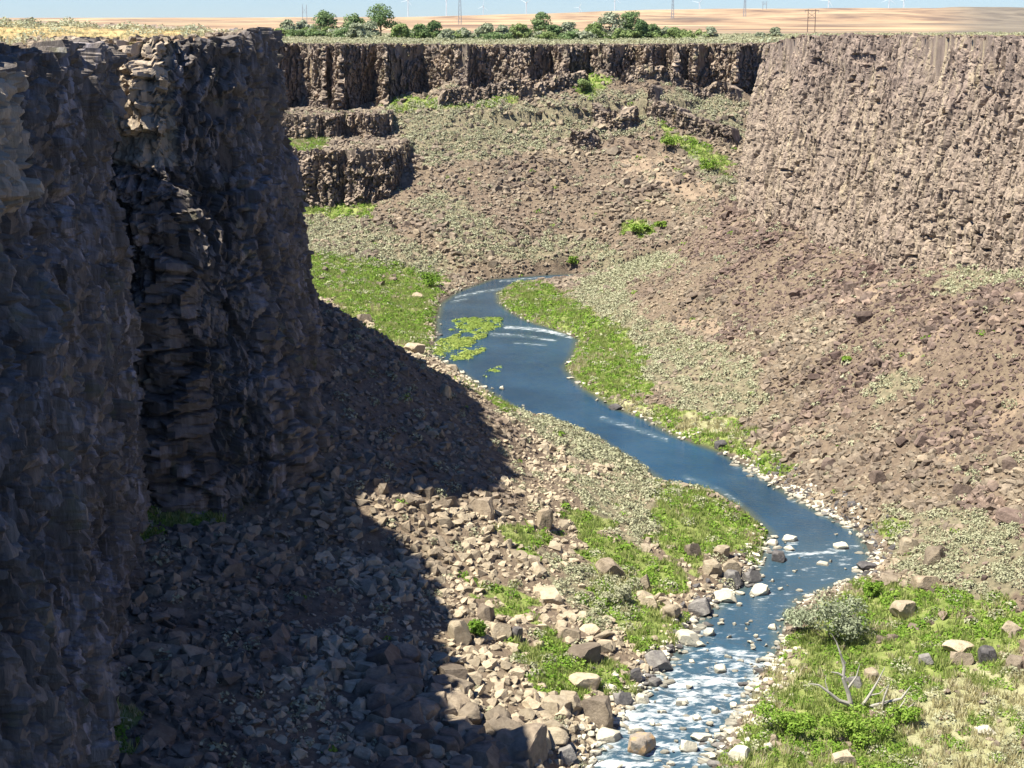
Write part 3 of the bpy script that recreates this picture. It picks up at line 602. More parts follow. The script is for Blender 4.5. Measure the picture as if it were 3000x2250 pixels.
# the largest ones stay single boulders
score = sz/y*vis*inframe*(1-.55*((x < -12) & (y < 215)))*(rs > 1)
single = np.argsort(-score)[:215]
isx = np.zeros(len(x), bool); isx[single] = True
lv = (vis | (rng.random(len(x)) < .3)) & ~isx
def stuff(name, mask, mat, label, cat):
    Vv, Ff, Tt = scatter(PR, pp[mask], sz[mask], .6)
    o = obj(name, mesh(name, Vv, Ff, {'tint': Tt}), mat); tag(o, label, cat, kind='stuff'); return len(Ff)
low_r = right & (tz(x, y)+fbm(x/12, y/12, 191, 3)*9+(150-y)*.03 < -52.5)
tot = stuff('talus_rubble', lv & right & ~low_r, M_rock['purple'], 'purple brown rubble on the upper slope below the right cliff', 'rubble')
tot += stuff('talus_rubble', lv & right & low_r, M_rock['brown'], 'greyish brown rubble on the lower slope above the right bank', 'rubble')
tot += stuff('talus_rubble', lv & farz, M_rock['brown'], 'brown rubble covering the far slope beyond the river bend', 'rubble')
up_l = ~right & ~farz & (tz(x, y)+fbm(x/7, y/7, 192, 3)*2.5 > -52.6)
tot += stuff('talus_rubble', lv & ~right & ~farz & ~up_l, M_rock['tan'], 'tan rubble covering the lower slope left of the river', 'rubble')
tot += stuff('talus_rubble', lv & up_l, M_rock['brown'], 'rubble at the foot of the left cliff, coloured darker for its shade', 'rubble')  # shade put into the colour: browner rock uphill deepens the cliff's shadow
print('rubble faces', tot, 'n', lv.sum())
FINE = [fine_rock(900+k, .62+.08*(k % 4)) for k in range(8)]
FMESH = {}
def fine_mesh(k, mat):
    if (k, mat) not in FMESH:
        me = mesh('boulder', FINE[k][0], FINE[k][1], {'tint': np.full(len(FINE[k][0]), .3)}); me.materials.append(M_rock[mat]); FMESH[(k, mat)] = me
    return FMESH[(k, mat)]
def put_rock(name, p, s, mat, label, cat, group, k=None, rot=None, smooth=False):
    k = int(rng.integers(8)) if k is None else k
    o = obj(name, fine_mesh(k, mat)); o.location = p; o.scale = s if hasattr(s, '__len__') else (s, s, s)
    o.rotation_euler = rot if rot is not None else (rng.uniform(-.35, .35), rng.uniform(-.35, .35), rng.uniform(0, 6.28))
    return tag(o, label, cat, group)
HERO = [  # u, v of the foot centre, width px, height ratio, colour, label
 (1425, 1444, 68, .75, 'grey', 'big grey boulder standing in white water off the green left bank'),
 (1372, 1470, 36, 1.0, 'dark', 'dark upright boulder between green leaves and the white rapids'),
 (1411, 1486, 34, .7, 'grey', 'small pale grey boulder in the rapids just below the big grey one'),
 (1287, 1548, 84, .8, 'brown', 'big brown cracked boulder at the water edge near the bottom of the left bank'),
 (1262, 1484, 66, .65, 'tan', 'tan boulder just below the leafy green patch on the left bank'),
 (1343, 1518, 52, .7, 'grey', 'grey slanting boulder between the big brown one and the rapids'),
 (1390, 1532, 36, .75, 'pale', 'bleached pointed rock in the rapids right of the slanting grey boulder'),
 (1315, 1602, 62, .45, 'pale', 'long bleached slab at the water edge below the big brown boulder'),
 (1200, 1584, 60, .7, 'tan', 'flat topped tan block left of the big brown boulder'),
 (1222, 1640, 50, .8, 'grey', 'grey boulder at the bottom of the left bank beside the shadow'),
 (1380, 1646, 66, .85, 'orange', 'rusty orange and grey boulder in the river at the bottom of the frame'),
 (1371, 1603, 38, .4, 'pale', 'flat bleached stone in the water above the rusty boulder'),
 (1264, 1422, 74, .6, 'brown', 'rough brown boulder among the leafy green patch on the left bank'),
 (1231, 1382, 56, .7, 'brown', 'brown boulder above the rough one in the leafy green patch'),
 (1490, 1396, 62, .5, 'pale', 'big bleached slab jutting from the left bank above the rapids'),
 (1530, 1392, 30, .55, 'pale', 'square bleached block at the river end of the big slab'),
 (1511, 1414, 32, .45, 'pale', 'wedge shaped bleached stone below the jutting slab'),
 (1668, 1371, 24, .6, 'pale', 'lone white stone in the calm water above the rapids'),
 (1553, 1473, 32, .5, 'pale', 'pale rounded stone in the middle of the white rapids'),
 (1472, 1545, 32, .4, 'pale', 'flat white stone low in the middle of the rapids'),
 (1516, 1618, 44, .5, 'pale', 'pale boulder by the right bank grass at the bottom of the river'),
 (1486, 1648, 44, .75, 'pale', 'round pale boulder in the river at the bottom edge'),
 (1507, 1583, 24, .55, 'pale', 'small pale stone in the current above the bottom right bank'),
 (1544, 1565, 18, .8, 'pale', 'small pointed white stone near the right bank'),
 (1586, 1541, 22, .8, 'pale', 'white stone against the pale green grass of the right bank'),
 (1598, 1640, 60, .6, 'pale', 'pale boulder half sunk in grass at the bottom of the right bank'),
 (1658, 1620, 26, .9, 'pale', 'cream stone in the grass at the bottom right of the river'),
 (1818, 1652, 58, .7, 'tan', 'cream boulder at the bottom edge below the bright green bush'),
 (2072, 1410, 64, .6, 'tan', 'large smooth cream boulder on the grassy flat'),
 (2078, 1432, 58, .65, 'brown', 'split brown boulder just below the large cream one'),
 (2136, 1428, 50, .75, 'dark', 'dark slate coloured boulder right of the split brown one'),
 (2196, 1446, 54, .7, 'brown', 'brown boulder at the right edge of the grassy flat'),
 (2186, 1366, 56, .6, 'tan', 'cream boulder at the right edge behind the boulder row'),
 (1998, 1432, 42, .6, 'grey', 'half grey half cream boulder left of the boulder row'),
 (1880, 1464, 38, .8, 'tan', 'rounded cream stone behind the dead tree'),
 (1843, 1480, 40, .7, 'grey', 'grey boulder touching the trunk of the dead tree'),
 (1952, 1330, 52, 1.0, 'tan', 'pinkish tan boulder right of the grey green bush'),
 (1998, 1266, 72, .5, 'brown', 'long brown slab at the foot of the right talus'),
 (1968, 1190, 52, .7, 'tan', 'tan boulder above the long brown slab'),
 (2018, 1214, 50, .8, 'brown', 'leaning brown boulder with a shadowed side above the long slab'),
 (1930, 1262, 50, .5, 'brown', 'flat brown rock left of the long slab'),
 (2125, 1584, 54, .35, 'pale', 'white flat rock in the dry grass at lower right'),
 (1535, 1238, 48, .9, 'tan', 'pale tan boulder leaning on its twin on the left bank above the river'),
 (1577, 1238, 44, .9, 'tan', 'pale tan boulder nearest the water of the pair on the left bank'),
 (1560, 1202, 34, 1.1, 'tan', 'upright pale boulder on the green bank above the pair'),
 (1496, 1200, 40, 1.0, 'brown', 'brown boulder at the left end of the green bank'),
 (1683, 1230, 38, .7, 'dark', 'dark rock with a pale rim standing in the river near the left bank'),
 (1706, 1188, 36, .4, 'pale', 'flat pale ledge rock in the river off the green bank'),
 (1705, 1209, 26, .5, 'pale', 'square pale stone in the river below the flat ledge rock'),
 (1668, 1184, 32, .4, 'pale', 'pale stone touching the tip of the green bank'),
 (1812, 1203, 40, .35, 'pale', 'white low rock in midstream near the right bank'),
 (1776, 1241, 30, .3, 'pale', 'thin white stone awash in midstream'),
 (1872, 1230, 40, .6, 'dark', 'dark rock with a white rim at the right bank'),
 (1624, 1264, 46, .8, 'grey', 'grey boulder at the outer corner of the left bank'),
 (1586, 1262, 44, .9, 'grey', 'grey boulder in the cluster behind the outer corner'),
 (1638, 1304, 50, .45, 'pale', 'pale slab reaching into the river below the grey corner boulder'),
 (1570, 1302, 58, .5, 'pale', 'wide pale slab at the water edge left of the reaching slab'),
 (1512, 1322, 66, .6, 'grey', 'grey flat boulder with a white foot at the water edge'),
 (1174, 1138, 44, 1.5, 'brown', 'tall brown block standing upright in the sunlit talus'),
 (1044, 1112, 56, 1.0, 'brown', 'large brown boulder at the tip of the cliff shadow'),
 (1118, 1382, 24, 2.0, 'dark', 'narrow dark slab standing on edge in the talus'),
 (1084, 1376, 52, .9, 'tan', 'square tan block beside the narrow standing slab'),
 (998, 1384, 54, 1.1, 'tan', 'tan square topped block left of the round green bush'),
 (1048, 1336, 40, .9, 'brown', 'leaning brown boulder above the round green bush'),
 (1318, 1240, 62, .8, 'brown', 'broad brown boulder above the dark hollow on the left bank'),
 (1394, 1272, 28, 1.4, 'tan', 'upright tan boulder in the dark hollow cluster'),
 (1446, 1330, 46, .8, 'tan', 'tilted cream boulder at the lower end of the hollow cluster'),
 (1400, 1312, 40, .9, 'tan', 'cream boulder left of the tilted one in the hollow cluster'),
 (897, 764, 44, .8, 'tan', 'large tan boulder on the shadow edge beside the algae'),
 (787, 694, 38, .6, 'brown', 'brown boulder on the shadow edge below the green far bank'),
 (980, 802, 30, .6, 'tan', 'tan boulder at the water edge near the shadow tip'),
 (962, 856, 26, 1.2, 'tan', 'upright tan boulder just right of the shadow edge'),
 (1332, 888, 36, .45, 'dark', 'dark low rock with a white waterline on the right bank below the bend'),
 (1084, 856, 14, .7, 'pale', 'small pale stone by the grass strip on the left water edge'),
 (1555, 965, 36, .5, 'dark', 'dark flat rock at the right bank below the yellow grass')]
for k, (u, v, wpx, hr, mat, lab) in enumerate(HERO):
    p = pick(u, v)
    rr = p[1]*CP-p[2]*SP; r = wpx/F2*rr/2*.92
    z = max(tz(p[0], p[1]), WZ-.05)
    sx, sy, sz_ = r*1.05, r*1.0, r*hr*1.25/.75
    put_rock('boulder', (p[0], p[1], z+sz_*.22), (sx, sy, sz_), mat, lab, 'boulder', 'named boulders of the river banks and talus', k % 8, (rng.uniform(-.15, .15), rng.uniform(-.15, .15), rng.uniform(-.5, .5)))
for u, v, wpx in ((1866, 692, 38), (1720, 640, 26), (1640, 724, 24), (2010, 720, 28), (1950, 960, 32), (2100, 880, 36), (1830, 900, 28), (1760, 820, 24), (1900, 1040, 38), (2080, 1070, 42), (1700, 930, 26), (2150, 700, 30), (2180, 1010, 36), (1790, 1010, 30)):
    p = pick(u, v); r = wpx/F2*(p[1]*CP-p[2]*SP)/2; put_rock('boulder', (p[0], p[1], tz(p[0], p[1])+r*.25), (r*1.1, r, r*rng.uniform(.9, 1.4)), 'purple', 'large brown boulder standing out of the finer rubble on the right slope', 'boulder', 'large boulders on the right slope')
NM = {'R': ('brown boulder lying on the purple talus slope below the right cliff', 'boulders on the right talus', 'purple'), 'F': ('brown boulder on the far slope beyond the river bend', 'boulders on the far slope', 'brown'),
      'S': ('boulder in the shadow of the left cliff, coloured darker for it', 'boulders in the cliff shadow', 'brown'), 'L': ('tan angular boulder in the sunlit talus left of the river', 'boulders on the sunlit left talus', 'tan')}  # boulders inside the cliff shadow's edge get browner rock, shade in the colour
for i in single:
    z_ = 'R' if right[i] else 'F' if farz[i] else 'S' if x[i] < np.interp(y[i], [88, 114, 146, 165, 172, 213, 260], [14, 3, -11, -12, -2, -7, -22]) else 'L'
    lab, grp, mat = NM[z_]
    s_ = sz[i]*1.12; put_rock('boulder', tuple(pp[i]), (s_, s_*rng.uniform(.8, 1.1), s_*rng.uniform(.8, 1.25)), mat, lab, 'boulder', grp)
# ------------------------------------------------------------------ rim rocks lying along the edges
def along(path, n, spread):
    p, s = resample(path, .5, 0); k = rng.integers(0, len(p)-1, n); t = p[np.minimum(k+1, len(p)-1)]-p[k]; t /= np.linalg.norm(t, axis=1)[:, None]+1e-9
    q = p[k]+np.stack([-t[:, 1], t[:, 0]], -1)*spread(n)[:, None]+rng.normal(size=(n, 2))*.3; return q
for path, n, mat, lab in ((LEFT, 420, 'brown', 'weathered rocks along the edge of the left cliff top'), (FAR, 900, 'brown', 'weathered rocks along the edge of the far cliff top'), (RIGHT, 700, 'purple', 'weathered rocks along the edge of the right cliff top')):
    q = along(path, n, lambda n: rng.uniform(-.6, 2.6, n)); s_ = rng.uniform(.18, .55, n)
    P_ = np.stack([q[:, 0], q[:, 1], plat_f(q[:, 0], q[:, 1])+.25], -1)
    Vv, Ff, Tt = scatter(PR, P_, s_, .6); tag(obj('rim_rocks', mesh('rim_rocks', Vv, Ff, {'tint': Tt}), M_rock[mat]), lab, 'rocks', kind='stuff')
# ------------------------------------------------------------------ river stones
STM = {}
def stone_mesh(k, mat):
    if (k, mat) not in STM:
        v, f = hull_rock(300+k, 22, .5); me = mesh('river_stone', v, f, {'tint': np.full(len(v), .4)}); me.materials.append(M_rock[mat]); STM[(k, mat)] = me
    return STM[(k, mat)]
def bank_pts(path, v0, v1, n, sp):
    p = np.array([q for q in path if v0 <= q[1] <= v1], float); L = np.r_[0, np.cumsum(np.hypot(*np.diff(p, axis=0).T))]
    s = rng.uniform(0, L[-1], n); u = np.interp(s, L, p[:, 0]); v = np.interp(s, L, p[:, 1])
    w = np.array([at_z(a, b_, WZ) for a, b_ in zip(u, v)]); w[:, :2] += rng.normal(size=(n, 2))*sp; return w
rows = [(RB, 960, 1260, 130, .8, 'pale stone at the foot of the right bank talus', 'pale stones along the right bank'), (RB, 650, 960, 45, .7, 'pale stone edging the green right bank at the bend', 'pale stones at the bend'),
        (RB, 1330, 1700, 75, 1.0, 'pale stone between the rapids and the right bank grass', 'pale stones along the grassy right bank'), (LB, 1150, 1700, 120, .9, 'pale stone at the left edge of the rapids', 'pale stones along the left bank'),
        (LB, 640, 900, 45, .8, 'pale stone on the far left bank beside the smooth water', 'pale stones along the far left bank')]
cand = []
for path, v0, v1, n, sp, lab, grp in rows:
    for q in bank_pts(path, v0, v1, n, sp): cand.append((q, rng.choice(['pale', 'pale', 'pale', 'grey']), lab, grp, rng.uniform(.22, .62)*(1.0 if q[1] < 250 else 1.25)))
n = 0
while n < 75:
    v = rng.uniform(1335, 1690); u = rng.uniform(1250, 1700); q = at_z(u, v, WZ)
    if samp0(RS, q[0], q[1]) < -.5: cand.append((q, 'pale', 'pale stone awash in the white rapids', 'stones in the rapids', rng.uniform(.14, .38))); n += 1
n = 0
while n < 16:
    v = rng.uniform(1150, 1335); u = rng.uniform(1500, 1900); q = at_z(u, v, WZ)
    if samp0(RS, q[0], q[1]) < -.5: cand.append((q, 'pale', 'pale stone in the smooth water above the rapids', 'stones above the rapids', rng.uniform(.15, .4))); n += 1
cand.sort(key=lambda c: -c[4]/c[0][1]); rest = cand[225:]
for q, mat, lab, grp, s_ in cand[:225]:
    o = obj('river_stone', stone_mesh(int(rng.integers(8)), mat)); z = max(tz(q[0], q[1]), WZ-.03); o.location = (q[0], q[1], z+s_*.08)
    o.scale = (s_*rng.uniform(.9, 1.5), s_, s_*rng.uniform(.6, 1.2)); o.rotation_euler = (0, 0, rng.uniform(-.6, .6)); tag(o, lab, 'stone', grp)
q = np.array([c[0] for c in rest]); q[:, 2] = np.maximum(tz(q[:, 0], q[:, 1]), WZ)+.05
extra = np.concatenate([bank_pts(RB, 960, 1700, 760, 1.4), bank_pts(LB, 1100, 1700, 420, 1.2), bank_pts(LB, 600, 900, 160, 1.3), bank_pts(RB, 600, 960, 160, .9)])
extra = extra[samp0(RS, extra[:, 0], extra[:, 1]) > -.7]; extra[:, 2] = np.maximum(tz(extra[:, 0], extra[:, 1]), WZ)+.05; q = np.concatenate([q, extra])
Vv, Ff, Tt = scatter(PR, q, rng.uniform(.14, .46, len(q)), .3); tag(obj('shore_pebbles', mesh('shore_pebbles', Vv, Ff, {'tint': Tt}), M_rock['pale']), 'small pale pebbles lining both banks of the river', 'pebbles', kind='stuff')
q = np.concatenate([bank_pts(RB, 1000, 1260, 260, 1.6), bank_pts(LB, 1180, 1500, 160, 1.4)]); q = q[samp0(RS, q[:, 0], q[:, 1]) > -.15]; q[:, 2] = np.maximum(tz(q[:, 0], q[:, 1]), WZ)+.08
Vv, Ff, Tt = scatter(PR, q, rng.uniform(.2, .6, len(q)), .5); tag(obj('shore_rocks', mesh('shore_rocks', Vv, Ff, {'tint': Tt}), M_rock['dark']), 'dark damp rocks at the water edge of both banks', 'rocks', kind='stuff')
# white water around the stones that stand in the current
rme = bpy.data.objects['river'].data; nv_ = len(rme.vertices); rc = np.empty(nv_*3, np.float32); rme.vertices.foreach_get('co', rc); rc = rc.reshape(-1, 3); fo = np.empty(nv_, np.float32); rme.attributes['foam'].data.foreach_get('value', fo)
for o in list(C.objects):
    if o.type == 'MESH' and o.name.split('.')[0] in ('boulder', 'river_stone') and o.location.z < WZ+1.2 and o.location.y < 215:
        r_ = max(o.scale[0], o.scale[1]); dx_ = rc[:, 0]-o.location.x+.25*(rc[:, 1]-o.location.y)*.4; dy_ = rc[:, 1]-o.location.y+.8*r_
        d_ = np.hypot(dx_/(1.15*r_), dy_/(2.0*r_)); fo = np.maximum(fo, (.88 if o.location.y < 140 else .66)*sstep(1.25, .5, d_))
rme.attributes['foam'].data.foreach_set('value', fo.astype(np.float32))
print('rocks done')
# ================================================================== PLANTS
def leaves(n, seed, size, rx=1, rz=.8, shell=.55, up=.35, aspect=.6, lumps=5):
    """one clump of leaf faces, unit radius, with its own tint per leaf"""
    r = np.random.default_rng(seed); d = r.normal(size=(n, 3)); d[:, 2] = np.abs(d[:, 2])*1.0-.15; d /= np.linalg.norm(d, axis=1)[:, None]
    c = r.normal(size=(lumps, 3)); c[:, 2] = np.abs(c[:, 2]); c /= np.linalg.norm(c, axis=1)[:, None]; lift = np.max(d@c.T, axis=1)
    rad = (shell+(1-shell)*r.random(n)**.5)*(.62+.42*lift); p = d*rad[:, None]*np.array([rx, rx, rz])
    nrm = d+r.normal(size=(n, 3))*.6+np.array([0, 0, up]); nrm /= np.linalg.norm(nrm, axis=1)[:, None]
    a = np.cross(nrm, r.normal(size=(n, 3))); a /= np.linalg.norm(a, axis=1)[:, None]; b_ = np.cross(nrm, a)
    s = size*r.uniform(.6, 1.3, n)[:, None]
    Vv = np.stack([p-a*s-b_*s*aspect*.4, p+b_*s*-aspect, p+a*s, p+b_*s*aspect], 1).reshape(-1, 3)
    return Vv, np.arange(4*n).reshape(n, 4), np.repeat(r.random(n), 4)
def blades(n, seed, w=.05, spread=.5, h=1., lean=.5):
    r = np.random.default_rng(seed); b0 = np.stack([r.normal(size=n)*spread*.5, r.normal(size=n)*spread*.5, np.zeros(n)], -1)
    a = r.uniform(0, 6.28, n); side = np.stack([np.cos(a), np.sin(a), 0*a], -1)*w; tip = b0+np.stack([r.normal(size=n)*lean*.4, r.normal(size=n)*lean*.4, h*r.uniform(.6, 1.1, n)], -1)
    mid = (b0+tip)/2+np.array([0, 0, .12*h]); Vv = np.stack([b0-side, b0+side, mid+side*.7, tip], 1).reshape(-1, 3); return Vv, np.arange(4*n).reshape(n, 4), np.repeat(r.random(n), 4)
SG_ = [leaves(46, k, .20, 1, .75) for k in range(6)]; SGN = [leaves(130, 20+k, .12, 1, .8) for k in range(5)]
GR_ = [leaves(40, 40+k, .22, 1, .8, aspect=.7) for k in range(6)]; GRN = [leaves(150, 60+k, .125, 1, .8, aspect=.7) for k in range(5)]
TU_ = [blades(14, 80+k, .06) for k in range(6)]
def plants(name, protos, x, y, s, mat, label, cat, tilt=.15, sink=0.):
    P_ = np.stack([x, y, tz(x, y)-sink], -1); Vv, Ff, Tt = scatter(protos, P_, s, tilt)
    tag(obj(name, mesh(name, Vv, Ff, {'tint': Tt}), mat), label, cat, kind='stuff'); return len(Ff)
x, y = cloud(160000, 88, 475, .42); rm = samp0(RIM, x, y); rs = samp0(RS, x, y); k = (rm > 1) & (rs > .3); x, y, rs = x[k], y[k], rs[k]
mg, ms, mt = samp0(MG, x, y), samp0(MS, x, y), samp0(MT, x, y); an = samp0(ANG, x, y); an2 = fbm(x/5, y/5, 91, 3)
inframe = np.abs(x/(y*CP+50*SP)) < .335; vis = visible(x, y, tz(x, y)+.5); keep = vis | (rng.random(len(x)) < .25)
shade = (x < np.interp(y, [88, 114, 146, 165, 172, 213, 260], [14, 3, -11, -12, -2, -7, -22])) & (y < 262)
# sage
ps = np.clip(ms*.8*(1+.8*an2), 0, 1)+.045+.05*np.clip(an, 0, 1)+.10*mg*(an2 > .1)+.06*mt; ps *= np.where(y > 330, 1., .85)
k = (rng.random(len(x)) < ps) & keep; sx, sy = x[k], y[k]; ss = rng.uniform(.4, 1.05, k.sum())*np.where(sy > 330, 1.25, 1.12)
sc = ss/sy*vis[k]*inframe[k]*~shade[k]; top = np.argsort(-sc)[:230]; m = np.ones(len(sx), bool); m[top] = False
plants('sagebrush_cover', SG_, sx[m], sy[m], ss[m], M_sage, 'pale grey green sagebrush scattered over the canyon slopes', 'sagebrush', sink=.05)
SM = [mesh('sagebrush', *p_[:2], {'tint': p_[2]*.5}) for p_ in SGN]; [me.materials.append(M_sage) for me in SM]
for i in top:
    o = obj('sagebrush', SM[int(rng.integers(5))], loc=(sx[i], sy[i], tz(sx[i], sy[i])-.05)); s_ = ss[i]*1.1; o.scale = (s_, s_, s_*rng.uniform(.8, 1.1)); o.rotation_euler.z = rng.uniform(0, 6.28)
    rg = sx[i] > np.interp(sy[i], [60, 110, 150, 216, 260, 330, 366, 480], [10, 12, 26, 22, 8, -5, 30, 60])
    tag(o, 'grey green sagebrush on the right bank and talus' if rg else 'grey green sagebrush on the sunlit bank left of the river', 'shrub', 'sagebrush right of the river' if rg else 'sagebrush left of the river')
# green leafy shrubs and grass
pg = np.clip(mg*.95*(1+1.6*an2), 0, 1)*(1-.85*samp0(MD, x, y))+.006; k = (rng.random(len(x)) < pg) & keep; gx, gy = x[k], y[k]; gs = rng.uniform(.3, .95, k.sum())*np.where(gy > 300, 1.15, 1.)
sc = gs/gy*vis[k]*inframe[k]*~shade[k]; top = np.argsort(-sc)[:170]; m = np.ones(len(gx), bool); m[top] = False
plants('green_undergrowth', GR_, gx[m], gy[m], gs[m], M_green, 'bright green leafy undergrowth along the river banks', 'undergrowth', sink=.08)
GM = [mesh('leafy_shrub', *p_[:2], {'tint': p_[2]*.5}) for p_ in GRN]; [me.materials.append(M_green) for me in GM]
for i in top:
    o = obj('leafy_shrub', GM[int(rng.integers(5))], loc=(gx[i], gy[i], tz(gx[i], gy[i])-.05)); s_ = gs[i]*1.1; o.scale = (s_, s_, s_*rng.uniform(.7, 1.0)); o.rotation_euler.z = rng.uniform(0, 6.28)
    rg = gx[i] > np.interp(gy[i], [60, 110, 150, 216, 260, 330, 366, 480], [10, 12, 26, 22, 8, -5, 30, 60])
    tag(o, 'bright green leafy shrub on the grassy right bank' if rg else 'bright green leafy shrub on the left bank talus', 'shrub', 'leafy shrubs right of the river' if rg else 'leafy shrubs left of the river')
xx, yy = cloud(420000, 88, 440, .42, 88); k = rng.random(len(xx)) < np.clip(samp0(MG, xx, yy)*.55*(1-.7*fbm(xx/5, yy/5, 91, 3)), 0, 1)*(samp0(RS, xx, yy) > .2); xx, yy = xx[k], yy[k]
vv = visible(xx, yy, tz(xx, yy)+.4) | (rng.random(len(xx)) < .2); xx, yy = xx[vv], yy[vv]; n3 = fbm(xx/4, yy/4, 95, 3); dr = (n3 > .34) | ((samp0(MD, xx, yy) > .4) & (n3 > -.25))
plants('bank_grass', TU_, xx[~dr], yy[~dr], rng.uniform(.4, .9, (~dr).sum()), M_grass, 'yellow green grass growing along the river banks', 'grass', .1)
plants('dry_bank_grass', TU_, xx[dr], yy[dr], rng.uniform(.4, .95, dr.sum()), M_dryg, 'straw coloured grass in patches on the river banks', 'grass', .1)
# plateau scrub
def scrub(name, n, xr, yr, fn, s0, s1, protos, mat, lab, cat):
    xx = rng.uniform(*xr, n)*yr[1]; yy = yr[0]*np.exp(rng.random(n)*math.log(yr[1]/yr[0])); xx = xx/yr[1]*yy; k = samp0(RIM, xx, yy) < -.8; xx, yy = xx[k], yy[k]
    k = rng.random(len(xx)) < fn(xx, yy); xx, yy = xx[k], yy[k]; plants(name, protos, xx, yy, rng.uniform(s0, s1, len(xx)), mat, lab, cat, sink=.05)
scrub('plateau_sagebrush', 30000, (-.4, .36), (462, 760), lambda a, b_: np.where((b_ < 478), .12, .65)*(1-.5*(a/b_ > .15)), .6, 1.7, SG_, M_sage, 'grey green sagebrush covering the far plateau', 'sagebrush')
scrub('plateau_sagebrush', 5200, (-.40, -.08), (118, 440), lambda a, b_: np.where(a < -24, .42, 0)*np.clip(.55+1.8*fbm(a/14, b_/14, 97, 3), 0, 1), .35, 1.1, SG_, M_sage, 'grey green sagebrush on the near left plateau', 'sagebrush')
scrub('plateau_sagebrush', 4000, (.15, .42), (210, 440), lambda a, b_: np.where(a > 48, .30, 0)*np.clip(.35+2*fbm(a/12, b_/12, 98, 3), 0, 1), .3, .8, SG_, M_sage, 'grey green sagebrush on the right plateau', 'sagebrush')
scrub('plateau_dry_grass', 20000, (-.40, -.08), (118, 440), lambda a, b_: np.where(a < -24, .6, 0)*np.clip(.5-1.8*fbm(a/14, b_/14, 97, 3), 0, 1), .12, .38, TU_, M_dryg, 'straw coloured grass on the near left plateau', 'grass')
scrub('plateau_dry_grass', 16000, (.15, .42), (205, 480), lambda a, b_: np.where(a > 48, .6, 0), .12, .4, TU_, M_dryg, 'straw coloured grass on the right plateau', 'grass')
# named bushes on the plateau rims
def bush(u, d, wpx, hpx, mat, label, protos, group=None, name='bush', cat='bush', nl=1):
    q = at_d(u, 100, d); x_, y_ = q[0], q[1]; r = wpx/F2*y_/2; h = hpx/F2*y_; p_ = protos[int(rng.integers(len(protos)))]
    o = obj(name, mesh(name, *p_[:2], {'tint': p_[2]*.5}), mat, loc=(x_, y_, tz(x_, y_)-.1)); o.scale = (r, r, h*1.6); return tag(o, label, cat, group)
for u, d, w_, h_, lab in [(12, 185, 42, 18, 'dark sage bush on the left plateau at the left edge of the frame'), (70, 205, 54, 16, 'second sage bush from the left on the left plateau skyline'), (150, 215, 44, 20, 'tallest dark sage bush on the left plateau skyline'), (190, 225, 50, 15, 'low wide sage bush right of the tallest one on the left skyline'),
      (300, 235, 60, 12, 'flat sage bush in the middle of the left plateau skyline'), (425, 215, 60, 15, 'sage bush near the brown scrub on the left skyline'), (480, 220, 50, 14, 'rightmost sage bush on the left plateau skyline'), (80, 165, 44, 14, 'green sage bush on the yellow grass above the left cliff')]:
    bush(u, d, w_, h_, M_olive, lab, SGN)
for u, d, w_, h_, lab in [(1770, 300, 50, 10, 'low bush on the right plateau edge'), (1660, 470, 60, 14, 'wide pale bush left of the twin pole pylon'), (1570, 300, 40, 9, 'small bush in the yellow grass of the right plateau'), (2050, 330, 24, 11, 'lone dark bush on the yellow right plateau')]:
    bush(u, d, w_, h_, M_olive, lab, SGN)
for k in range(16):
    bush(rng.uniform(0, 520), rng.uniform(170, 260), rng.uniform(28, 60), rng.uniform(9, 15), (M_olive, M_sage)[k % 2], ('grey green bush among others on the left plateau skyline', 'pale sage bush among others on the left plateau skyline')[k % 2], SGN, 'bushes on the left plateau skyline')
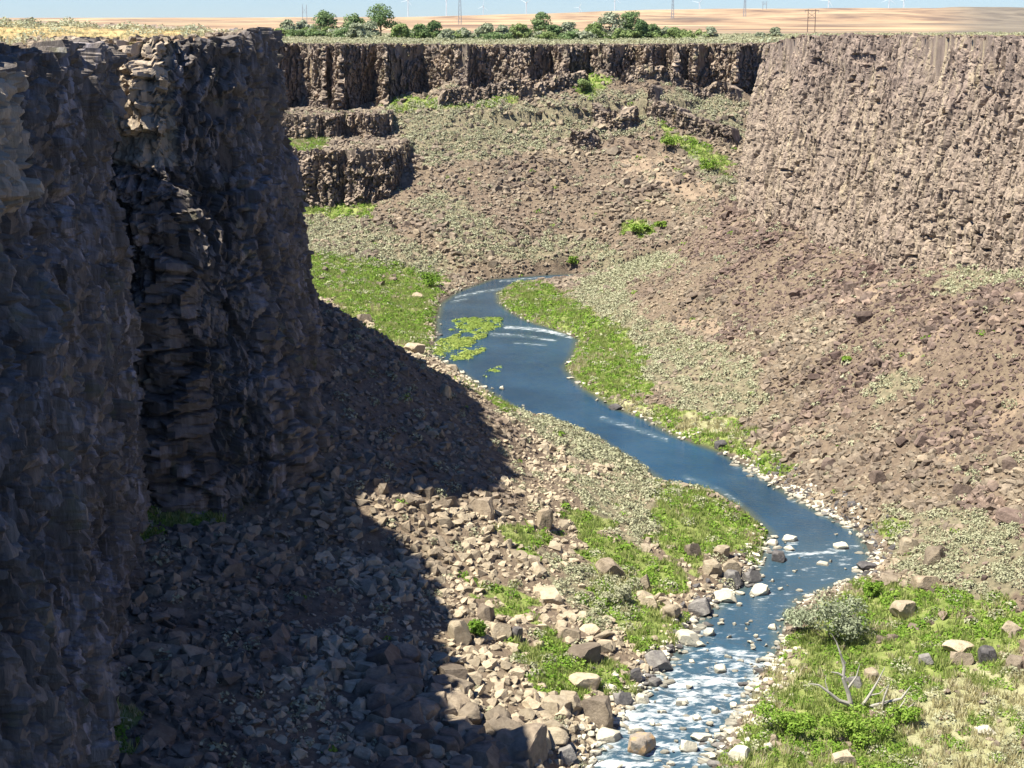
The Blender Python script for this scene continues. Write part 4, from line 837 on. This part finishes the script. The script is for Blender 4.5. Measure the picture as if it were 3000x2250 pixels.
# ------------------------------------------------------------------ trees of the far rim
def limb(a, b_, r0, r1, n=6):
    a, b_ = np.array(a, float), np.array(b_, float); d = b_-a; d /= np.linalg.norm(d)+1e-9; u_ = np.cross(d, [.3, .9, .2]); u_ /= np.linalg.norm(u_); v_ = np.cross(d, u_)
    t = np.linspace(0, 2*np.pi, n, endpoint=False); ring = np.cos(t)[:, None]*u_+np.sin(t)[:, None]*v_
    Vv = np.vstack([a+ring*r0, b_+ring*r1]); Ff = np.array([[i, (i+1) % n, n+(i+1) % n, n+i] for i in range(n)]); return Vv, Ff
def join(parts):
    Vs, Fs_, b0 = [], [], 0
    for v, f in parts: Vs.append(v); Fs_.append(f+b0); b0 += len(v)
    return np.vstack(Vs), np.vstack(Fs_)
def tree(u, d, wpx, hpx, mat, label, seed, group='trees along the far rim', name='tree', trunk=.25, nl=2200, lf=.40, base=None):
    r = np.random.default_rng(seed); q = at_d(u, 60, d); X, Y = q[0], q[1]; Zb = tz(X, Y); W = wpx/F2*Y; H = hpx/F2*Y
    root = obj(name, None, loc=(X, Y, Zb-.1)); tag(root, label, name, group)
    nb = int(10+W/1.2); cs = []
    for k in range(nb):
        a = r.uniform(0, 6.28); rr = W*.5*r.uniform(.15, .72); hz = H*r.uniform(trunk+.12, .84); rr *= (1.05-.62*max(0, (hz/H-.45)/.5))
        cs.append((rr*math.cos(a), rr*math.sin(a)*.8, hz, (.55*H+.45*W*.5)*r.uniform(.17, .27)))
    cs += [(0, 0, H*.8, H*.2), (-W*.28, 0, H*(.2+trunk), H*.24), (W*.28, 0, H*(.2+trunk), H*.24), (0, 0, H*.45, H*.3), (W*.12, -.3, H*.6, H*.24), (-W*.14, -.3, H*.62, H*.22)]
    prts = [limb((0, 0, 0), (r.normal()*.2, r.normal()*.2, H*.5), .022*H+.05, .014*H)]
    for c in cs[:9]: prts.append(limb((0, 0, H*r.uniform(.15, .45)), c[:3], .012*H, .004*H, 5))
    VV, FF, TT, b0 = [], [], [], 0
    per = max(30, int(nl/len(cs)))
    for k, c in enumerate(cs):
        v, f, t = leaves(per, seed*50+k, lf/c[3], 1.25, 1., .45, .3, .7, 4); VV.append(v*c[3]+np.array(c[:3])); FF.append(f+b0); b0 += len(v); TT.append(np.clip(t*.6+r.uniform(-.1, .25), 0, .59))
    obj('trunk', mesh('trunk', *join(prts)), M_bark, root); obj('crown', mesh('crown', np.vstack(VV), np.vstack(FF), {'tint': np.concatenate(TT)}), mat, root)
    return root
TR = [(622, 600, 60, 38, M_olive, 'pale rounded willow at the left end of the far rim trees', 0.05), (655, 605, 48, 36, M_olive, 'second pale willow from the left among the rim trees', .05), (700, 620, 78, 56, M_tree, 'dark dome shaped tree second tallest on the far rim', .1), (765, 625, 62, 50, M_tree, 'dark pointed tree between the dome tree and the tallest tree', .12), (735, 590, 40, 22, M_olive, 'low pale willow in front of the dome tree', .05),
      (768, 585, 52, 32, M_olive, 'pale bushy willow in front of the pointed tree', .05), (822, 620, 98, 70, M_tree, 'tallest and widest green tree on the far rim', .12), (800, 595, 46, 38, M_olive, 'greyish tree at the lower left of the tallest tree', .1), (868, 600, 54, 34, M_rimg, 'bright bushy tree right of the tallest tree', .05), (905, 600, 50, 32, M_tree, 'mid green bush tree in the gap right of the tallest tree', .05), (938, 605, 44, 40, M_tree, 'dark narrow tree before the sage gap', .1),
      (965, 590, 44, 24, M_olive, 'low pale olive tree in the sage gap', .05), (1000, 600, 52, 28, M_olive, 'grey brown shrubby tree in the middle of the gap', .05), (1050, 600, 62, 36, M_olive, 'pale spiky olive tree in the centre of the rim', .05), (1085, 602, 44, 32, M_olive, 'pale olive tree left of the bright bushes', .05), (1120, 605, 66, 34, M_rimg, 'bright green bush tree under the dark crown', .05),
      (1170, 618, 50, 58, M_tree, 'dark tall slim tree right of centre on the rim', .15), (1195, 600, 52, 34, M_tree, 'dark low tree under the slim one', .05), (1225, 605, 50, 40, M_olive, 'pale umbrella shaped tree right of the slim tree', .2), (1245, 590, 56, 22, M_olive, 'low brownish tree beside the umbrella tree', .05), (1285, 598, 64, 36, M_rimg, 'bright yellow green bush tree left of the big pair', .03), (1318, 612, 76, 58, M_olive, 'tall pale green tree of the big pair', .08),
      (1362, 615, 62, 60, M_tree, 'tall tree with a dark right side of the big pair', .08), (1385, 600, 36, 42, M_tree, 'dark ragged tree at the right of the big pair', .05), (1340, 590, 40, 26, M_rimg, 'bright low bush tree at the foot of the big pair', .03), (1412, 605, 50, 34, M_tree, 'dark green tree right of the big pair', .05), (1455, 598, 56, 26, M_rimg, 'bright green rounded bush tree at the right end of the grove', .03), (1537, 600, 34, 26, M_olive, 'lone round olive tree on the tan slope', .1), (1675, 600, 40, 24, M_olive, 'pale round tree left of the twin pole pylon', .05), (1645, 610, 44, 12, M_olive, 'low flat tree beside the pale round one', .03)]
for k in range(64):
    u = rng.choice([rng.uniform(600, 780), rng.uniform(850, 1300), rng.uniform(1270, 1500)]); mt_, nm = ((M_olive, 'low grey green bush filling the gaps of the far rim grove'), (M_rimg, 'low bright green bush filling the gaps of the far rim grove'), (M_tree, 'low dark green bush filling the gaps of the far rim grove'))[k % 3]
    tree(u, rng.uniform(585, 625), rng.uniform(45, 95), rng.uniform(12, 26), mt_, nm, 400+k, nm.replace('low ', '').replace('bush filling', 'bushes filling'), 'bush', 0., 900)
for k, (u, d, w_, h_, mt_, lab, tk) in enumerate(TR): tree(u, d, w_, h_*1.04, mt_, lab, 70+k, trunk=tk)
# trees and bushes inside the gorge
def gtree(u, v, wpx, hpx, mat, label, seed, name='bush', cat='bush', nl=900, lf=.16, trunk=.03):
    p = pick(u, v); rr = p[1]*CP-p[2]*SP; r = np.random.default_rng(seed); W = wpx/F2*rr; H = hpx/F2*rr
    root = obj(name, None, loc=(p[0], p[1], tz(p[0], p[1])-.05)); tag(root, label, cat)
    cs = [(r.uniform(-.36, .36)*W, r.uniform(-.36, .36)*W*.7, H*r.uniform(trunk+.2, .72), min(W, H)*r.uniform(.2, .32)) for _ in range(14)]
    VV, FF, TT, b0 = [], [], [], 0
    for k, c in enumerate(cs):
        v_, f, t = leaves(nl//14, seed*40+k, lf/c[3], 1.2, 1., .4, .3, .5, 4); VV.append(v_*c[3]+np.array(c[:3])); FF.append(f+b0); b0 += len(v_); TT.append(np.clip(t*.6, 0, .6))
    obj('foliage', mesh('foliage', np.vstack(VV), np.vstack(FF), {'tint': np.concatenate(TT)}), mat, root)
    obj('stem', mesh('stem', *join([limb((r.uniform(-.2, .2), r.uniform(-.2, .2), 0), c[:3], .05, .015, 5) for c in cs[:7]])), M_bark, root); return root
gtree(1790, 1385, 170, 118, M_olive, 'large grey green bush leaning over the river above the right bank grass', 301, nl=3200, lf=.17)
gtree(1728, 1368, 60, 60, M_olive, 'small grey green bush at the water side of the large one', 302, nl=1200)
gtree(1885, 1290, 36, 40, M_green, 'bright green bush at the upper right of the large grey green bush', 303)
gtree(1035, 1378, 44, 44, M_green, 'round bright green bush among tan blocks at the left talus', 304, nl=1300)
gtree(932, 622, 44, 40, M_green, 'round green bush on the far left bank at the head of the bend', 305, nl=800, lf=.25)
gtree(1238, 580, 22, 22, M_green, 'small dark green bush at the far end of the river', 306, nl=400, lf=.25)
gtree(1262, 200, 30, 32, M_rimg, 'green bush growing at the foot of the far cliff', 307, nl=800, lf=.35)
gtree(1385, 505, 50, 24, M_green, 'green bush on the rubble above the river end', 308, nl=600, lf=.3)
gtree(1427, 495, 26, 20, M_green, 'smaller green bush right of the one above the river end', 309, nl=400, lf=.3)
gtree(1900, 800, 1, 1, M_green, 'tiny green tuft on the right talus', 310, nl=42) if False else None
gtree(1830, 782, 26, 14, M_green, 'small green tuft alone on the purple right talus', 311, nl=300, lf=.2)
gtree(1700, 1590, 150, 70, M_green, 'bright green bush left of the dead tree foot', 312, nl=2600, lf=.14)
gtree(1850, 1610, 190, 76, M_green, 'widest bright green bush below the dead tree', 313, nl=3200, lf=.14)
gtree(1950, 1570, 80, 50, M_green, 'bright green bush under the fallen branches', 314, nl=1400, lf=.14)
gtree(1330, 1305, 66, 44, M_sage, 'big sagebrush casting a shadow beside the dark hollow', 315, nl=1600, lf=.13)
gtree(1450, 330, 40, 36, M_green, 'green bush at the top of the right hand gully', 316, nl=500, lf=.35)
gtree(1530, 375, 44, 40, M_green, 'green bush low in the right hand gully', 317, nl=500, lf=.35)
# dead tree
def deadwood(name, u, v, H, strokes, label, cat):
    p = pick(u, v); root = obj(name, None, loc=(p[0], p[1], tz(p[0], p[1])-.1)); tag(root, label, cat)
    for nm, pts in strokes:
        parts_ = []
        for (a, ra), (b_, rb_) in zip(pts[:-1], pts[1:]): parts_.append(limb(np.array(a)*H, np.array(b_)*H, ra*H, rb_*H, 8))
        obj(nm, mesh(nm, *join(parts_)), M_dead, root)
    return root
deadwood('dead_tree', 1838, 1535, 7.0, [
 ('trunk', [((.02, 0, 0), .036), ((-.01, 0, .12), .031), ((-.04, .02, .24), .029), ((-.11, .03, .42), .023), ((-.10, .05, .58), .019), ((-.15, .07, .74), .013), ((-.20, .1, .88), .008), ((-.27, .1, 1.0), .003)]),
 ('branch', [((-.03, 0, .1), .030), ((-.16, -.04, .16), .024), ((-.30, -.05, .28), .018), ((-.42, -.04, .37), .012), ((-.56, -.05, .40), .004)]),
 ('branch', [((-.08, .03, .44), .018), ((-.18, .03, .50), .012), ((-.27, .02, .52), .004)]),
 ('branch', [((-.09, .05, .62), .014), ((-.16, .04, .74), .007), ((-.15, .02, .8), .003)]),
 ('branch', [((.12, .05, 0), .024), ((.24, .08, .18), .018), ((.34, .1, .36), .012), ((.42, .1, .55), .004)]),
 ('branch', [((-.05, .02, .3), .016), ((.06, .06, .44), .010), ((.10, .08, .60), .003)]), ('branch', [((-.30, -.05, .28), .010), ((-.34, -.02, .40), .006), ((-.33, 0, .5), .002)]), ('branch', [((.24, .08, .18), .010), ((.36, .05, .22), .006), ((.46, .05, .33), .002)]),
 ('branch', [((-.1, -.1, -.02), .02), ((-.2, -.15, .03), .014), ((-.24, -.18, .12), .005)])], 'bleached dead tree with bare reaching branches on the right bank', 'dead tree')
deadwood('fallen_branches', 1915, 1530, 5.0, [('limb', [((-.3, 0, .05), .03), ((0, .02, .12), .03), ((.25, 0, .2), .022), ((.42, .05, .42), .006)]), ('limb', [((-.1, -.05, .05), .025), ((-.05, -.05, .3), .018), ((.02, -.02, .48), .006)]), ('limb', [((.05, -.1, .02), .024), ((.3, -.15, .05), .02), ((.4, -.2, .18), .008)]), ('limb', [((-.2, -.2, .02), .022), ((.15, -.22, .08), .018), ((.3, -.1, .25), .006)])], 'tangle of bleached fallen branches right of the dead tree', 'dead branches')
# water plants
AL = [[(985, 690), (1040, 686), (1080, 706), (1050, 716), (1000, 712)], [(930, 770), (940, 740), (990, 722), (1040, 724), (1025, 745), (975, 755), (960, 772)], [(985, 758), (1030, 752), (1040, 765), (1000, 775)], [(1040, 800), (1070, 795), (1075, 805), (1050, 812)]]
for kk, poly in enumerate(AL):
    pw = [tuple(at_z(u, v, WZ)[:2]) for u, v in poly]; a = np.array(pw); n = [2600, 3200, 500, 160][kk]
    xx = rng.uniform(a[:, 0].min()-1, a[:, 0].max()+1, n*2); yy = rng.uniform(a[:, 1].min()-2, a[:, 1].max()+2, n*2); j = fbm(xx/1.5, yy/3, 140+kk, 4)*3.2
    k = inside(xx+j, yy+j*2.5, pw) & (rng.random(len(xx)) < np.clip(.5+1.6*fbm(xx/.9, yy/3, 150+kk, 3), .08, 1)); xx, yy = xx[k], yy[k]
    P_ = np.stack([xx, yy, np.full(len(xx), WZ+.03)], -1); v_, f_, t_ = scatter([leaves(7, 500+q_, .42, 1, .28, .2, 2.5, .4) for q_ in range(4)], P_, rng.uniform(.25, .75, len(xx)), .05)
    tag(obj('water_plants', mesh('water_plants', v_, f_, {'tint': t_}), M_algae), ['yellow green mat of water plants floating in midstream below the bend', 'wide yellow green mat of water plants along the far left bank', 'thin patch of water plants below the wide mat', 'smallest patch of water plants near the shadow tip'][kk], 'water plants', kind='stuff')
# ------------------------------------------------------------------ wind turbines and pylons
def box(a, b_): 
    x0, y0, z0 = a; x1, y1, z1 = b_; v = np.array([[x0, y0, z0], [x1, y0, z0], [x1, y1, z0], [x0, y1, z0], [x0, y0, z1], [x1, y0, z1], [x1, y1, z1], [x0, y1, z1]], float)
    return v, np.array([[0, 3, 2, 1], [4, 5, 6, 7], [0, 1, 5, 4], [1, 2, 6, 5], [2, 3, 7, 6], [3, 0, 4, 7]])
def blade_mesh(L):
    st = [(0, .9, .9), (.06, 1.0, .8), (.18, 1.9, .5), (.5, 1.3, .32), (.85, .7, .18), (1, .15, .06)]; Vs = []
    for t, c, th in st: Vs += [(-c*.35, -th, t*L), (c*.65, -th*.3, t*L), (c*.65, th*.3, t*L), (-c*.35, th, t*L)]
    Ff = [[4*i+k, 4*i+(k+1) % 4, 4*i+4+(k+1) % 4, 4*i+4+k] for i in range(len(st)-1) for k in range(4)]; Ff.append([0, 3, 2, 1]); return np.array(Vs, float), np.array(Ff)
TM = {'tower': mesh('tower', *join([limb((0, 0, -30), (0, 0, 80), 2.3, 1.4, 14)]), smooth=True), 'nacelle': mesh('nacelle', *join([box((-1.7, -5, 79.6), (1.7, 6, 83.4))])), 'hub': mesh('hub', *join([limb((0, -5, 0), (0, -6.5, 0), 1.7, 1.5, 12), limb((0, -6.5, 0), (0, -8.2, 0), 1.5, .3, 12)])), 'blade': mesh('blade', *blade_mesh(41))}
for me in TM.values(): me.materials.append(M_white)
WT = [(881, 1, 8600, .3, 'pale wind turbine nearest the grove on the far skyline'), (964, -2, 7600, .9, 'large pale wind turbine left of the lattice pylon'), (1044, 14, 9800, .15, 'small distant wind turbine right of the lattice pylon'), (1137, 6, 7900, 1.0, 'pale wind turbine above the middle of the tree line'), (1252, 16, 10500, .5, 'tiny distant wind turbine between the two pylons'), (1328, -6, 7000, .2, 'largest pale wind turbine above the big pair of trees'),
      (1511, 6, 8200, .75, 'pale wind turbine left of the first right hand skyline pole'), (1790, 0, 7600, .45, 'pale wind turbine above the tan hill at right'), (1921, -2, 7800, .1, 'left one of two close wind turbines at right'), (1952, 2, 8400, .8, 'right one of two close wind turbines at right')]
for u, hv, d, a0, lab in WT:
    q = at_d(u, hv, d); root = obj('wind_turbine', None, loc=(q[0], q[1], q[2]-81.5)); root.rotation_euler.z = -.35; tag(root, lab, 'wind turbine', 'wind turbines on the skyline')
    obj('tower', TM['tower'], None, root); obj('nacelle', TM['nacelle'], None, root); obj('hub', TM['hub'], None, root, (0, 0, 81.5))
    for k in range(3): b_ = obj('blade', TM['blade'], None, root, (0, -6.6, 81.5)); b_.rotation_euler = (0, a0+k*2.0944, 0)
def hframe(u0, u1, d, vtop, zb, name, label, mat, r=.16, arm=True, brace=True, group=None):
    A = at_d(u0, vtop, d); B = at_d(u1, vtop, d); H = A[2]-zb; W = B[0]-A[0]; root = obj(name, None, loc=((A[0]+B[0])/2, A[1], zb)); tag(root, label, 'power pylon', group)
    for s_ in ((-1, 1) if W > .5 else (0,)): obj('pole', mesh('pole', *limb((s_*W/2, 0, 0), (s_*W/2, 0, H), r*1.3, r, 8)), mat, root)
    if arm: obj('crossarm', mesh('crossarm', *box((-max(W, 3)*.95, -.16, H*.93), (max(W, 3)*.95, .16, H*.93+.35))), mat, root)
    if brace and W > .5: obj('brace', mesh('brace', *join([limb((-W/2, 0, H*.62), (W/2, 0, H*.86), r*.5, r*.5, 6), limb((W/2, 0, H*.62), (-W/2, 0, H*.86), r*.5, r*.5, 6), limb((-W/2, 0, H*.62), (W/2, 0, H*.62), r*.5, r*.5, 6)])), mat, root)
    if arm:
        for s_ in (-.9, 0, .9): obj('insulator', mesh('insulator', *limb((s_*max(W, 3), 0, H*.93), (s_*max(W, 3), 0, H*.93-1.4), .12, .12, 6)), M_steel, root)
    return root
def gz_(u, d): q = at_d(u, 60, d); return float(tz(q[0], q[1]))
hframe(1746, 1762, 1000, 20, gz_(1750, 1000), 'power_pylon', 'brown twin pole power pylon standing before the tan hill', M_pole, .20)
hframe(653, 662, 1900, 10, gz_(655, 1900), 'power_pylon', 'distant pair of thin poles left of the dome tree', M_steel, .28, False)
hframe(1648, 1656, 3600, 3, gz_(1650, 3600)+14, 'power_pylon', 'small twin pole pylon right of the rightmost skyline pole', M_steel, .5)
def lattice(u, d, vtop, label, wd=5.):
    q = at_d(u, vtop, d); zb = gz_(u, d)-1; H = q[2]-zb; root = obj('transmission_tower', None, loc=(q[0], q[1], zb)); tag(root, label, 'transmission tower', 'steel towers on the skyline')
    for sx_ in (-1, 1):
        for sy_ in (-1, 1): obj('leg', mesh('leg', *limb((sx_*wd*.5, sy_*wd*.5, 0), (sx_*wd*.16, sy_*wd*.16, H), .32, .22, 4)), M_steel, root)
    pr = []
    n = 9
    for k in range(n):
        f0, f1 = k/n, (k+1)/n; w0, w1 = wd*(.5-.34*f0), wd*(.5-.34*f1)
        for sy_ in (-1, 1): pr += [limb((-w0, sy_*w0, H*f0), (w1, sy_*w1, H*f1), .15, .15, 4), limb((w0, sy_*w0, H*f0), (-w1, sy_*w1, H*f1), .15, .15, 4)]
    obj('bracing', mesh('bracing', *join(pr)), M_steel, root)
    for f in (.80, .9): obj('crossarm', mesh('crossarm', *box((-wd*1.5, -.3, H*f), (wd*1.5, .3, H*f+.6))), M_steel, root)
lattice(993, 2400, -30, 'grey steel transmission tower on the skyline left of centre')
lattice(1454, 3000, -20, 'grey steel transmission tower above the right part of the grove')
lattice(1610, 3600, -16, 'rightmost grey steel transmission tower above the tan hill', 6)
print('part2 done')
# ================================================================== CAMERA AND LIGHT
cam = bpy.data.cameras.new('Camera'); cam.lens = 36*1576/1024; cam.sensor_width = 36; cam.clip_end = 40000; cam.clip_start = .5
co = bpy.data.objects.new('Camera', cam); C.objects.link(co); co.rotation_euler = (math.pi/2-PITCH, 0, 0); bpy.context.scene.camera = co
EL = math.radians(61); AZ = (-.94, -.35); l = math.hypot(*AZ)
S = Vector((AZ[0]/l*math.cos(EL), AZ[1]/l*math.cos(EL), math.sin(EL)))
sl = bpy.data.lights.new('Sun', 'SUN'); sl.energy = 5.0; sl.angle = math.radians(.5); sl.color = (1, .96, .84)
so = bpy.data.objects.new('Sun', sl); C.objects.link(so); so.rotation_euler = S.to_track_quat('Z', 'Y').to_euler()
w = bpy.data.worlds.new('World'); bpy.context.scene.world = w; w.use_nodes = True
wn = w.node_tree; bg = wn.nodes['Background']; sky = wn.nodes.new('ShaderNodeTexSky'); sky.sky_type = 'NISHITA'; sky.sun_disc = False
sky.sun_elevation = EL; sky.sun_rotation = math.atan2(S.x, S.y); sky.altitude = 900; sky.air_density = 1.0; sky.dust_density = .0; sky.ozone_density = 3.5
tint = wn.nodes.new('ShaderNodeMix'); tint.data_type = 'RGBA'; tint.blend_type = 'MULTIPLY'; tint.inputs[0].default_value = 1; tint.inputs[7].default_value = (.74, .97, 1.38, 1)
wn.links.new(sky.outputs[0], tint.inputs[6]); wn.links.new(tint.outputs[2], bg.inputs[0]); bg.inputs[1].default_value = .05
vs = bpy.context.scene.view_settings; vs.view_transform = 'Standard'; vs.look = 'None'; vs.gamma = 1; vs.exposure = 1.1
bpy.context.scene.cycles.diffuse_bounces = 1
# air between here and the skyline
hv, hf = box((-14500, -400, -75), (14500, 14500, 160)); hz = bpy.data.materials.new('haze'); hz.use_nodes = True; hn = hz.node_tree
hn.nodes.remove(hn.nodes['Principled BSDF']); pv = hn.nodes.new('ShaderNodeVolumePrincipled'); pv.inputs['Color'].default_value = (.86, .93, 1, 1); pv.inputs['Density'].default_value = 1.2e-5; pv.inputs['Anisotropy'].default_value = .2
hn.links.new(pv.outputs[0], hn.nodes['Material Output'].inputs['Volume']); ho = obj('haze', mesh('haze', hv, hf), hz); tag(ho, 'thin pale haze between the gorge and the skyline', 'haze', kind='stuff')
